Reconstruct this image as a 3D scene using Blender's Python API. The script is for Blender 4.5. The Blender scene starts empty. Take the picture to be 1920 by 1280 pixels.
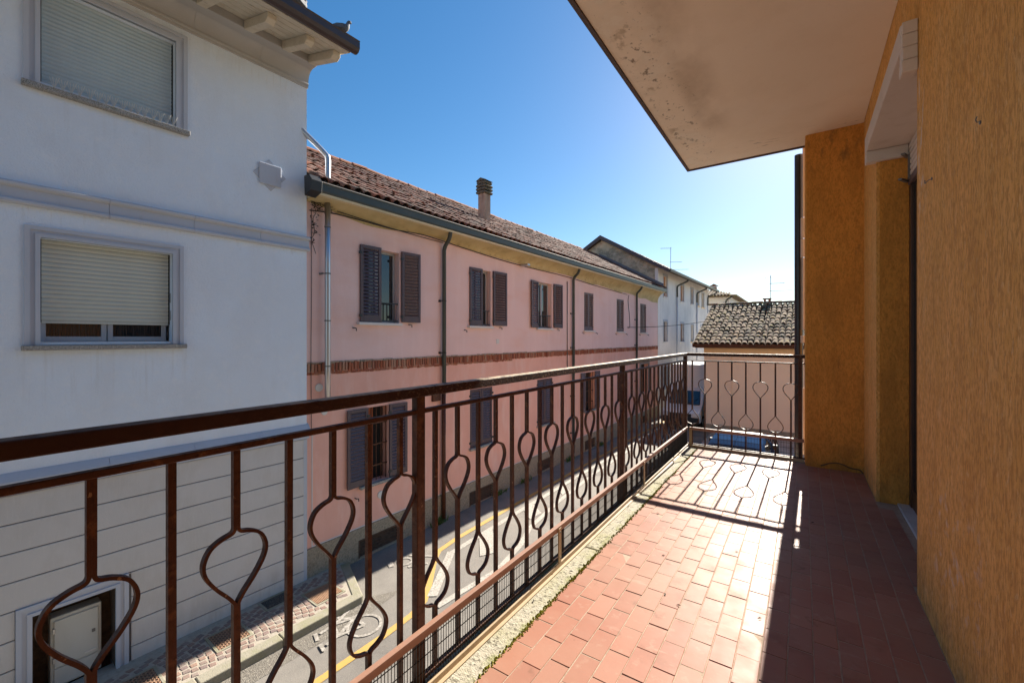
import bpy, bmesh, math, random
from mathutils import Vector, Matrix
R = math.radians
rnd = random.Random(7)
sc = bpy.context.scene
COL = sc.collection

# ------------------------------------------------------------------ camera, sky, sun, exposure
EYE = 4.25                       # eye height above the street
FLOOR = 3.08                     # balcony floor above the street
cam_d = bpy.data.cameras.new('camera')
cam_d.sensor_width = 36; cam_d.lens = 15.0; cam_d.clip_start = .05; cam_d.clip_end = 2000
cam_d.shift_y = -7 / 1920
cam = bpy.data.objects.new('camera', cam_d); COL.objects.link(cam)
cam.location = (0, 0, EYE); cam.rotation_euler = (R(90), 0, R(34.3135))
sc.camera = cam

SUN_EL, SUN_AZ = 28.5, 0.9       # azimuth in degrees to the right of the balcony's long axis (+Y)
world = bpy.data.worlds.new('World'); sc.world = world; world.use_nodes = True
wn = world.node_tree; bg = wn.nodes['Background']
sky = wn.nodes.new('ShaderNodeTexSky'); sky.sky_type = 'NISHITA'; sky.sun_disc = False
sky.sun_elevation = R(SUN_EL); sky.sun_rotation = R(SUN_AZ)
sky.air_density = 1.0; sky.dust_density = .25; sky.ozone_density = 2.5; sky.altitude = 100
hsv = wn.nodes.new('ShaderNodeHueSaturation'); hsv.inputs['Saturation'].default_value = 1.42      # the deep clear blue of the photograph
gam = wn.nodes.new('ShaderNodeGamma'); gam.inputs['Gamma'].default_value = .84
wn.links.new(sky.outputs['Color'], gam.inputs['Color']); wn.links.new(gam.outputs['Color'], hsv.inputs['Color']); wn.links.new(hsv.outputs['Color'], bg.inputs['Color']); bg.inputs['Strength'].default_value = .0565
sun_d = bpy.data.lights.new('sun', 'SUN'); sun_d.energy = 4.5; sun_d.angle = R(.45); sun_d.color = (1, .92, .80)
sun = bpy.data.objects.new('sun', sun_d); COL.objects.link(sun)
sd = Vector((math.sin(R(SUN_AZ)) * math.cos(R(SUN_EL)), math.cos(R(SUN_AZ)) * math.cos(R(SUN_EL)), math.sin(R(SUN_EL))))
sun.rotation_euler = sd.to_track_quat('Z', 'Y').to_euler(); sun.location = sd * 60
sc.view_settings.view_transform = 'Standard'; sc.view_settings.look = 'None'
sc.view_settings.gamma = 1; sc.view_settings.use_curve_mapping = False
sc.view_settings.exposure = 1.85

# ------------------------------------------------------------------ materials
def mat(name, col, rough=.85, vars=(), bump=(), ramp=None, metal=0.0, spec=.5, ior=None, coat=0):
    """vars: (scale, colour, lo, hi, amount[, detail[, box]]); box = ((axis, a, b, c, d), ...) soft window in metres
       bump: (scale, strength, distance); scale a number or a triple; ramp: colours picked at random per piece"""
    m = bpy.data.materials.new(name); m.use_nodes = True
    t = m.node_tree; n = t.nodes; l = t.links
    b = n['Principled BSDF']; b.inputs['Roughness'].default_value = rough; b.inputs['Metallic'].default_value = metal
    b.inputs['Specular IOR Level'].default_value = spec; b.inputs['Coat Weight'].default_value = coat
    geo = n.new('ShaderNodeNewGeometry'); pos = geo.outputs['Position']
    if ramp:
        oi = n.new('ShaderNodeObjectInfo'); ad = n.new('ShaderNodeMath'); ad.operation = 'ADD'
        l.new(oi.outputs['Random'], ad.inputs[0]); l.new(geo.outputs['Random Per Island'], ad.inputs[1])
        fr = n.new('ShaderNodeMath'); fr.operation = 'FRACT'; l.new(ad.outputs[0], fr.inputs[0])
        cr = n.new('ShaderNodeValToRGB'); cr.color_ramp.interpolation = 'LINEAR'
        e = cr.color_ramp.elements
        while len(e) < len(ramp): e.new(.5)
        for i, c in enumerate(ramp):
            e[i].position = i / (len(ramp) - 1); e[i].color = (*c, 1)
        l.new(fr.outputs[0], cr.inputs[0]); cur = cr.outputs[0]
    else:
        rgb = n.new('ShaderNodeRGB'); rgb.outputs[0].default_value = (*col, 1); cur = rgb.outputs[0]
    def noise(scale, detail=4, rough_=.6):
        s = scale if isinstance(scale, (tuple, list)) else (scale,) * 3
        mp = n.new('ShaderNodeMapping'); mp.inputs['Scale'].default_value = s; l.new(pos, mp.inputs['Vector'])
        nz = n.new('ShaderNodeTexNoise'); nz.inputs['Scale'].default_value = 1
        nz.inputs['Detail'].default_value = detail; nz.inputs['Roughness'].default_value = rough_
        l.new(mp.outputs[0], nz.inputs['Vector']); return nz.outputs[0]
    sep = None
    for v in vars:
        s, c, lo, hi, am = v[:5]; det = v[5] if len(v) > 5 else 4
        mr = n.new('ShaderNodeMapRange'); mr.inputs[1].default_value = lo; mr.inputs[2].default_value = hi
        mr.inputs[3].default_value = 0; mr.inputs[4].default_value = am; l.new(noise(s, det), mr.inputs[0])
        f = mr.outputs[0]
        if len(v) > 6:
            if sep is None:
                sep = n.new('ShaderNodeSeparateXYZ'); l.new(pos, sep.inputs[0])
            for ax, a, b_, c_, d in v[6]:
                for p, q in ((a, b_), (d, c_)):
                    w = n.new('ShaderNodeMapRange'); w.interpolation_type = 'SMOOTHSTEP'
                    w.inputs[1].default_value = p; w.inputs[2].default_value = q; l.new(sep.outputs[ax], w.inputs[0])
                    mu = n.new('ShaderNodeMath'); mu.operation = 'MULTIPLY'; l.new(f, mu.inputs[0]); l.new(w.outputs[0], mu.inputs[1]); f = mu.outputs[0]
        mx = n.new('ShaderNodeMix'); mx.data_type = 'RGBA'; l.new(f, mx.inputs[0]); l.new(cur, mx.inputs[6])
        mx.inputs[7].default_value = (*c, 1); cur = mx.outputs[2]
    l.new(cur, b.inputs['Base Color'])
    h = None
    for s, st, di in bump:
        bp = n.new('ShaderNodeBump'); bp.inputs['Strength'].default_value = st; bp.inputs['Distance'].default_value = di
        l.new(noise(s, 5), bp.inputs['Height'])
        if h is not None: l.new(h, bp.inputs['Normal'])
        h = bp.outputs[0]
    if h is not None: l.new(h, b.inputs['Normal'])
    return m

def roughvar(m, scale, lo, hi):
    t = m.node_tree; n = t.nodes; l = t.links; b = n['Principled BSDF']
    g = n.new('ShaderNodeNewGeometry'); mp = n.new('ShaderNodeMapping'); mp.inputs['Scale'].default_value = (scale,) * 3
    l.new(g.outputs['Position'], mp.inputs['Vector']); nz = n.new('ShaderNodeTexNoise'); nz.inputs['Scale'].default_value = 1; nz.inputs['Detail'].default_value = 6
    l.new(mp.outputs[0], nz.inputs['Vector']); mr = n.new('ShaderNodeMapRange'); mr.inputs[1].default_value = .3; mr.inputs[2].default_value = .7
    mr.inputs[3].default_value = lo; mr.inputs[4].default_value = hi; l.new(nz.outputs[0], mr.inputs[0]); l.new(mr.outputs[0], b.inputs['Roughness'])
    return m

X, Y, Z = 0, 1, 2
M = {}
M['ochre'] = mat('ochre_plaster', (.88, .465, .135), .95, [((4.5, 4.5, 1.6), (.66, .31, .065), .50, .64, .6, 7), ((9, 9, 5), (.92, .60, .27), .56, .68, .5, 7), ((22, 22, 2.2), (.58, .27, .055), .56, .68, .55, 6), ((2.2, 2.2, 1.1), (.88, .55, .18), .45, .75, .5), ((1.3, 1.3, .5), (.78, .40, .09), .5, .72, .5),
    ((42, 42, 15), (.72, .345, .065), .46, .62, .55, 6), ((16, 16, 6), (.76, .38, .08), .48, .62, .5, 6), ((105, 105, 36), (.47, .20, .040), .47, .60, .62, 6), ((38, 38, 9), (.55, .25, .06), .54, .64, .5, 7), ((170, 170, 110), (.26, .115, .03), .615, .69, .6, 5), ((70, 70, 30), (.90, .66, .34), .60, .68, .45, 6),
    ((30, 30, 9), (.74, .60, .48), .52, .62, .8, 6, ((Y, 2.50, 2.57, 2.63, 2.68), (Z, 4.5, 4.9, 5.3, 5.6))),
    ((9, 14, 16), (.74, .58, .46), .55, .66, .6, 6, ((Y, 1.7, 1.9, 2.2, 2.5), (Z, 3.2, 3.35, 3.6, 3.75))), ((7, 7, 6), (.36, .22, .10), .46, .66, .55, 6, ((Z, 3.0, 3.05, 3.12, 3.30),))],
    [((105, 105, 38), .7, .010), ((230, 230, 120), .6, .004), ((6, 6, 3), .35, .03)])
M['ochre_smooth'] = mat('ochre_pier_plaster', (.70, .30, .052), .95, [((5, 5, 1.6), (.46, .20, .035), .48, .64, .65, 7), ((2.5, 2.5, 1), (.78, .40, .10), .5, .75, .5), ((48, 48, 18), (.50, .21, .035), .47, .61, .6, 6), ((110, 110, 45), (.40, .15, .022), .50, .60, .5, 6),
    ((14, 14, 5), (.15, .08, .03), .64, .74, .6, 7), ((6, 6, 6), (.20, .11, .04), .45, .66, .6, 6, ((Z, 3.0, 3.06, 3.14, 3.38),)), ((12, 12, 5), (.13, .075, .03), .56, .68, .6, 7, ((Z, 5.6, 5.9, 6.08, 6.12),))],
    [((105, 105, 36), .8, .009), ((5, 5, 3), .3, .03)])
M['soffit'] = mat('soffit_paint', (.80, .66, .52), .92, [((1.2, 1.2, 1.2), (.82, .70, .58), .4, .7, .7), ((4, 4, 4), (.72, .58, .44), .46, .72, .45, 6),
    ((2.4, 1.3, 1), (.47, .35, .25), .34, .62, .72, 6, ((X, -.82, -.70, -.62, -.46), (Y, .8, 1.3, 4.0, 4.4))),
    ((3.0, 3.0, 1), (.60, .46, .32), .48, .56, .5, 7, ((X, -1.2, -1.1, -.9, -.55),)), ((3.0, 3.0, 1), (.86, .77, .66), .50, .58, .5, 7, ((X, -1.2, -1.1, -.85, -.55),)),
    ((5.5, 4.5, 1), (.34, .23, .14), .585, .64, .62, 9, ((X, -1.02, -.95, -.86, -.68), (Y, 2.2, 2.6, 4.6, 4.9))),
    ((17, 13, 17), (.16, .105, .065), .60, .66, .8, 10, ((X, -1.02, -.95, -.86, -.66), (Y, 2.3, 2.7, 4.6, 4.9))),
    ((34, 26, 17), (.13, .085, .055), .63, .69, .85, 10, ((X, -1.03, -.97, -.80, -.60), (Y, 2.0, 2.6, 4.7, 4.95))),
    ((7, 40, 17), (.17, .11, .07), .60, .67, .8, 9, ((Y, 4.50, 4.66, 4.74, 4.86), (X, -.7, -.5, .5, .6))), ((90, 90, 90), (.25, .17, .11), .70, .75, .7, 3)], [((60, 60, 60), .2, .004), ((4, 4, 4), .25, .02)])
M['white_trim'] = mat('white_limewash', (.66, .57, .50), .9, [(9, (.52, .42, .34), .5, .75, .5), (60, (.25, .18, .13), .70, .76, .6, 7)], [(80, .2, .004)])
M['fascia'] = mat('fascia_brown', (.062, .034, .028), .55, [(20, (.10, .06, .05), .5, .8, .5)])
M['dark_metal'] = mat('dark_pipe_paint', (.024, .018, .019), .38, [(15, (.05, .04, .04), .5, .8, .5)])
M['rail'] = roughvar(mat('rail_brown_paint', (.070, .024, .012), .36, [(6, (.115, .046, .022), .46, .68, .75), (28, (.17, .070, .030), .56, .66, .7, 7), (80, (.024, .009, .006), .54, .66, .6, 6), ((120, 50, 50), (.34, .21, .12), .665, .71, .8, 7)], [(140, .3, .003)], spec=.28), 40, .40, .68)
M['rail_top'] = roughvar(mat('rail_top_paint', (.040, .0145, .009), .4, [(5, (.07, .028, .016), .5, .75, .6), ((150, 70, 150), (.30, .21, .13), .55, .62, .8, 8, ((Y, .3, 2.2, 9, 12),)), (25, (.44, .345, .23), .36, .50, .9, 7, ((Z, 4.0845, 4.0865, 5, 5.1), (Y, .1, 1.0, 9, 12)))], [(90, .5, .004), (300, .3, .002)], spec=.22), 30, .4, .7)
M['panel'] = mat('panel_frame_paint', (.30, .165, .115), .42, [(12, (.22, .11, .075), .5, .8, .6), (60, (.40, .26, .17), .6, .72, .5)], [(90, .1, .002)])
M['panel_pale'] = mat('panel_pale_strip', (.42, .31, .19), .5, [(12, (.30, .20, .11), .5, .8, .6)], [(60, .2, .002)])
M['wire'] = mat('guard_wire', (.020, .016, .015), .45)
M['tile'] = roughvar(mat('cotto_tile', (.36, .12, .07), .34, [(14, (.35, .17, .12), .45, .75, .5, 5), (3, (.30, .095, .06), .5, .75, .4), (120, (.24, .10, .07), .66, .74, .5, 6), (22, (.40, .27, .20), .58, .74, .5, 6), (1.6, (.34, .20, .14), .42, .68, .5), (5, (.20, .095, .06), .58, .70, .5, 7), ((9, 9, 9), (.15, .085, .055), .64, .74, .6, 8), ((3, 12, 3), (.42, .30, .23), .62, .70, .45, 7)],
    [(45, .05, .003), (200, .08, .001)], ramp=[(.30, .140, .096), (.37, .188, .135), (.33, .158, .110), (.295, .135, .097), (.35, .172, .120), (.31, .155, .115), (.355, .168, .110)], spec=.07), 9, .42, .56)
M['grout'] = mat('grout', (.36, .27, .20), .95, [(30, (.22, .15, .1), .45, .7, .7)], [(120, .3, .004)])
M['edge_stone'] = mat('edge_stone', (.36, .33, .255), .95, [(5, (.27, .255, .115), .46, .66, .7), (40, (.43, .40, .33), .45, .7, .6), ((70, 70, 70), (.085, .075, .05), .545, .62, .9, 8), (11, (.21, .215, .06), .46, .62, .75, 6, ((X, -1.2, -1.15, -1.05, -1.0),)), (14, (.19, .20, .05), .48, .62, .7, 6, ((X, -.965, -.935, -.9, -.8),))], [(70, .7, .01), (220, .4, .004)])
M['moss'] = mat('moss', (.27, .27, .03), 1, [(60, (.38, .35, .04), .45, .65, .8), (25, (.07, .09, .012), .58, .7, .7)], [(160, .8, .01)])
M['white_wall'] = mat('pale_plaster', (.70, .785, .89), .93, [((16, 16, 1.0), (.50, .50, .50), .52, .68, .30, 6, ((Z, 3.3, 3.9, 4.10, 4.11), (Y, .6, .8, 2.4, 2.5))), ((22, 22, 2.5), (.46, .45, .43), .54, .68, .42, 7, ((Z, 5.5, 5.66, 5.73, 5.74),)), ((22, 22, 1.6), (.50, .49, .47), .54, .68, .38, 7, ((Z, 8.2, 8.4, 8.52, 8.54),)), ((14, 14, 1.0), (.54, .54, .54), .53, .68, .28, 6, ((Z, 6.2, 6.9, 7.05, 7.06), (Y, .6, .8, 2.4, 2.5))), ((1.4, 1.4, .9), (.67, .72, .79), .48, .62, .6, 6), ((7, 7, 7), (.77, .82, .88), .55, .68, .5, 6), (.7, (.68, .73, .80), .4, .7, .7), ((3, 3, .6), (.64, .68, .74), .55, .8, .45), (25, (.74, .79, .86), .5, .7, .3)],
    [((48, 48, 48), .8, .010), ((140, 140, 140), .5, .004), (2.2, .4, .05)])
M['clad'] = mat('cladding_plaster', (.57, .56, .55), .93, [((9, 9, 2), (.44, .41, .37), .46, .64, .6, 6, ((Z, -.1, .1, .25, .7),)), ((2, 2, 1.2), (.50, .475, .44), .48, .62, .6, 6), (1.0, (.52, .51, .495), .4, .7, .7), ((40, 40, 6), (.60, .585, .565), .5, .7, .4)], [((90, 90, 40), .4, .004)])
M['clad_joint'] = mat('cladding_joint', (.16, .155, .16), .95)
M['stone_trim'] = mat('stone_trim', (.46, .49, .555), .8, [(2, (.42, .45, .51), .45, .7, .6), ((14, 14, 3), (.375, .375, .39), .62, .78, .45)], [(80, .12, .003)])
M['cove'] = mat('cove_paint', (.43, .42, .405), .9, [(1.5, (.38, .365, .345), .4, .7, .7), (24, (.16, .13, .10), .68, .76, .6, 7)], [(60, .15, .004)])
M['granite'] = mat('granite_sill', (.32, .31, .29), .7, [(110, (.07, .07, .065), .5, .6, .9, 3), (70, (.55, .53, .5), .58, .66, .8, 3), (9, (.14, .14, .09), .58, .72, .6)], [(120, .3, .003)])
M['slat_green'] = mat('shutter_slat_beige', (.50, .52, .465), .5, [((3, 3, .8), (.44, .46, .42), .4, .7, .6)])
M['slat_white'] = mat('shutter_slat_grey', (.43, .52, .56), .5, [((3, 3, .8), (.38, .455, .50), .4, .7, .6)])
M['window_white'] = mat('window_frame_white', (.33, .35, .375), .45)
M['glass'] = mat('window_glass', (.018, .022, .024), .03, spec=.9)
M['curtain_glass'] = mat('curtained_glass', (.020, .018, .018), .06, [((90, 90, 2), (.050, .044, .040), .45, .65, .8)], spec=.8)
M['curtain'] = mat('net_curtain', (.36, .35, .32), .9, [((70, 70, 1), (.2, .2, .19), .45, .65, .8)])
M['dark'] = mat('dark_interior', (.012, .010, .009), .9)
M['cream_wood'] = mat('weathered_cream_paint', (.60, .535, .42), .9, [((30, 7, 30), (.22, .16, .10), .60, .72, .8, 6), (8, (.48, .40, .29), .45, .7, .5)], [(50, .4, .006)])
M['gutter_brown'] = mat('gutter_brown', (.050, .034, .032), .42, [(9, (.075, .055, .05), .5, .8, .5)])
M['cabinet'] = mat('cabinet_grp', (.52, .525, .49), .6, [((4, 4, 1.5), (.45, .45, .41), .4, .7, .6)], [(120, .06, .002)])
M['niche'] = mat('niche_dark_brown', (.095, .06, .038), .95, [(12, (.05, .03, .02), .45, .65, .8)], [(40, .6, .02)])  # dark brown with darker mottling
M['pink_up'] = mat('pink_plaster', (.78, .55, .515), .93, [(.8, (.71, .505, .475), .42, .66, .75, 6), ((5, 5, .5), (.82, .62, .585), .5, .75, .5), ((.6, .6, 1.6), (.73, .43, .34), .52, .72, .5), ((11, 11, 1), (.58, .36, .31), .66, .78, .4)], [(70, .25, .004), (2.5, .25, .03)])
M['pink_low'] = mat('salmon_plaster', (.78, .435, .35), .93, [(.9, (.70, .375, .30), .42, .64, .8, 6), ((3, 3, .7), (.80, .54, .47), .52, .66, .6, 7), ((5, 5, .5), (.80, .48, .395), .5, .75, .5), ((12, 12, 1), (.56, .28, .22), .66, .78, .5)], [(70, .25, .004), (2.5, .25, .03)])
M['cove_ochre'] = mat('eave_cove_paint', (.52, .41, .21), .95, [((2, 2, 3), (.36, .27, .12), .45, .70, .8), ((9, 9, 14), (.16, .125, .07), .56, .72, .75, 6, ((Z, 5.9, 6.0, 6.50, 6.62),)), (3, (.60, .50, .30), .55, .75, .5)], [(25, .4, .012)])
M['eave_paint'] = mat('eave_soffit_paint', (.64, .53, .33), .95, [((3, 1, 3), (.50, .40, .22), .5, .75, .6)])
M['plinth'] = mat('pebble_plinth', (.34, .295, .22), .95, [(30, (.20, .165, .115), .45, .62, .8), (55, (.46, .41, .33), .58, .68, .6), (2.5, (.24, .215, .17), .5, .7, .5)], [(45, .9, .02), (120, .5, .008)])
M['white_line'] = mat('white_trim_line', (.62, .585, .56), .9)
M['gutter_slate'] = mat('gutter_slate', (.044, .054, .050), .42, [(4, (.065, .072, .066), .5, .8, .6)], spec=.4)
M['shutter'] = mat('plum_shutter_paint', (.078, .050, .058), .5, [(6, (.10, .066, .072), .45, .75, .6)], [(60, .08, .002)])
M['shutter_grey'] = mat('faded_plum_shutter_paint', (.125, .092, .098), .55, [(6, (.15, .115, .12), .45, .75, .6)])
M['steel'] = mat('stainless_flue', (.50, .50, .52), .38, [((40, 40, 1.2), (.5, .5, .52), .45, .7, .5)], metal=1)
M['brick'] = mat('soldier_brick', (.30, .09, .045), .95, [(40, (.20, .075, .045), .5, .7, .6), (18, (.42, .33, .27), .64, .74, .6, 6)], [(90, .5, .006)], ramp=[(.30, .085, .04), (.38, .15, .085), (.24, .07, .04), (.33, .10, .05), (.42, .25, .17), (.27, .08, .045)])
M['mortar'] = mat('dirty_mortar', (.34, .28, .22), 1, [(25, (.16, .13, .10), .45, .65, .8)], [(60, .6, .01)])
M['terracotta'] = mat('coppo_tile_red', (.25, .10, .06), .95, [(20, (.075, .045, .034), .48, .66, .75, 6), (45, (.25, .175, .14), .60, .70, .55, 6), (3.2, (.040, .034, .026), .50, .66, .8), (50, (.13, .125, .045), .64, .72, .6, 6)], [(70, .5, .008)],
    ramp=[(.135, .055, .036), (.23, .082, .046), (.09, .048, .036), (.17, .062, .038), (.20, .110, .078), (.12, .058, .042), (.26, .094, .050)])
M['lichen_tile'] = mat('coppo_tile_lichen', (.22, .16, .11), .97, [(26, (.055, .047, .04), .48, .68, .7, 6), (9, (.30, .25, .030), .54, .64, .9, 6), (70, (.36, .30, .24), .62, .72, .55, 6)], [(60, .5, .008)],
    ramp=[(.07, .046, .032), (.30, .175, .092), (.13, .072, .040), (.34, .22, .135), (.055, .038, .028), (.22, .122, .066), (.27, .170, .090)])
M['deck'] = mat('roof_channel', (.055, .042, .034), 1, [(12, (.10, .07, .05), .45, .7, .7), (30, (.13, .125, .03), .64, .72, .7)], [(30, .6, .02)])
M['ridge'] = mat('ridge_tile_orange', (.30, .12, .06), .95, [(14, (.28, .15, .10), .48, .7, .7), (30, (.45, .33, .24), .62, .72, .5)], [(60, .4, .006)])
M['chimney'] = mat('chimney_render', (.33, .255, .195), .95, [((9, 9, 1.2), (.16, .11, .08), .5, .68, .8, 6), (5, (.42, .35, .29), .5, .72, .6)], [(60, .4, .008)])
M['chimney_cap'] = mat('chimney_cap_cement', (.12, .115, .085), .97, [(20, (.055, .055, .04), .45, .65, .8), (30, (.25, .22, .15), .62, .72, .6)], [(60, .6, .01)])
M['gable'] = mat('old_gable_render', (.52, .455, .335), .97, [((2.2, 2.2, 3), (.26, .245, .185), .44, .60, .9, 7), ((5, 5, 5), (.62, .53, .40), .55, .68, .7, 6), ((6, 6, 5), (.44, .21, .16), .60, .68, .7, 6), ((14, 14, 14), (.10, .09, .07), .62, .7, .6, 6)], [(9, .8, .06), (40, .5, .02)])
M['far_white'] = mat('far_white_plaster', (.80, .79, .77), .93, [(.6, (.60, .60, .60), .4, .7, .7), ((2.5, 2.5, .25), (.52, .51, .50), .56, .76, .5)], [(30, .15, .006)])
M['verge'] = mat('verge_metal_plum', (.060, .045, .050), .45)
M['lead'] = mat('lead_flashing', (.15, .165, .19), .6, [(3, (.10, .11, .13), .45, .7, .6)])
M['eave_brown'] = mat('eave_timber', (.18, .12, .075), .9, [(8, (.12, .08, .05), .45, .7, .6)])
M['blind_orange'] = mat('blind_orange', (.46, .23, .11), .7)
M['blind_grey'] = mat('blind_grey', (.24, .215, .20), .7)
M['blind_cream'] = mat('blind_cream', (.50, .43, .30), .7)
M['cream_wall'] = mat('cream_plaster', (.84, .66, .49), .93, [(1.0, (.80, .62, .46), .4, .7, .7), ((4, 4, .5), (.74, .57, .42), .58, .76, .5), ((20, 20, 4), (.34, .22, .14), .70, .76, .5, 6)], [(60, .2, .006)])
M['cream_yellow'] = mat('cream_eave_band', (.80, .60, .36), .93, [(3, (.74, .54, .31), .4, .7, .7)])  # yellower cream than the wall
M['asphalt'] = mat('asphalt', (.235, .215, .188), .95, [(.9, (.135, .122, .11), .4, .68, .8), (110, (.38, .35, .31), .57, .66, .85, 3), (130, (.06, .055, .05), .56, .65, .8, 3), (5, (.21, .19, .17), .55, .72, .5)], [(170, .7, .008), (6, .2, .02)])
M['gravel'] = mat('coarse_edge_asphalt', (.20, .18, .15), .97, [(70, (.08, .07, .06), .48, .6, .85, 3), (55, (.42, .38, .32), .58, .66, .8, 3)], [(80, .9, .015)])
M['earth'] = mat('earth', (.20, .175, .13), 1, [(.3, (.12, .13, .06), .45, .65, .8)])
M['yard'] = mat('yard_paving', (.55, .49, .41), .95, [(.8, (.36, .31, .26), .4, .7, .7), (40, (.30, .26, .22), .55, .68, .5)], [(90, .3, .006)])
M['yellow'] = mat('yellow_paint', (.48, .30, .07), .85, [(45, (.24, .20, .15), .52, .64, .85, 7), (6, (.44, .27, .06), .45, .7, .6)], [(150, .5, .005)])
M['white_paint'] = mat('worn_white_paint', (.43, .40, .35), .9, [(30, (.24, .22, .19), .44, .58, .9, 7), (4, (.36, .33, .29), .45, .65, .7)], [(150, .5, .005)])
M['bike_paint'] = mat('very_worn_white_paint', (.40, .37, .33), .9, [(24, (.235, .215, .188), .40, .56, .95, 7)], [(150, .5, .005)])
M['cobble'] = mat('porphyry_cobble', (.22, .15, .12), .85, [(60, (.15, .105, .09), .5, .68, .5)], [(70, .5, .006)], ramp=[(.21, .14, .115), (.28, .18, .135), (.18, .13, .12), (.25, .20, .17), (.23, .14, .11)])
M['joint'] = mat('pale_joint_mortar', (.36, .32, .26), .97, [(20, (.27, .235, .19), .45, .65, .7)], [(90, .5, .006)])
M['kerb'] = mat('kerb_stone', (.29, .265, .205), .93, [(6, (.235, .225, .13), .46, .66, .75), (60, (.17, .15, .11), .56, .66, .7), (1.2, (.17, .17, .085), .52, .68, .6)], [(70, .5, .008)])
M['rust'] = mat('rusty_cast_iron', (.34, .20, .12), .8, [(25, (.24, .13, .075), .45, .65, .8), (60, (.42, .28, .18), .60, .7, .6)], [(90, .3, .004)])
M['rust_hole'] = mat('rust_recess', (.13, .085, .06), .95)
M['pebble_dark'] = mat('pebble_infill', (.10, .085, .07), .95, [(60, (.03, .027, .024), .48, .58, .9), (80, (.3, .26, .2), .6, .67, .8)], [(70, .9, .02)])
M['van_white'] = mat('van_white_paint', (.74, .75, .77), .32, spec=.5, coat=.4)
M['windscreen'] = mat('windscreen_glass', (.015, .04, .075), .05, spec=1)
M['car_blue'] = mat('car_blue_paint', (.018, .044, .105), .9, spec=0)
M['plastic'] = mat('black_plastic', (.016, .016, .017), .5)
M['rubber'] = mat('tyre_rubber', (.014, .014, .014), .9)
M['lamp_clear'] = mat('headlamp_lens', (.55, .57, .6), .1, spec=.9)
M['alu'] = mat('galvanised_metal', (.42, .43, .44), .4, metal=.8)
M['cap_white'] = mat('white_plastic_cap', (.60, .59, .56), .5)
M['feather'] = mat('pigeon_feathers', (.075, .085, .10), .8, [(30, (.14, .15, .17), .45, .65, .7), (14, (.30, .28, .27), .62, .7, .7)])
M['twig'] = mat('dry_twigs', (.035, .028, .02), 1)
M['weed'] = mat('weed_leaves', (.045, .10, .02), .9, [(30, (.09, .14, .03), .4, .7, .8)])
M['wood_door'] = mat('dark_door_timber', (.060, .026, .014), .45, [((40, 40, 3), (.035, .015, .01), .45, .65, .7)])
M['marble'] = mat('marble_threshold', (.50, .49, .48), .5, [(9, (.38, .37, .37), .5, .7, .6)])
M['curtain_rust'] = mat('orange_curtain', (.34, .09, .03), .8, [((50, 50, 2), (.20, .05, .02), .45, .65, .8)])
M['brick_flex'] = mat('dusty_brown_flex', (.15, .075, .03), .8)
M['steel_dark'] = mat('old_iron_hook', (.17, .165, .16), .6, metal=.3)
M['scuff'] = M['white_trim']

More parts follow.
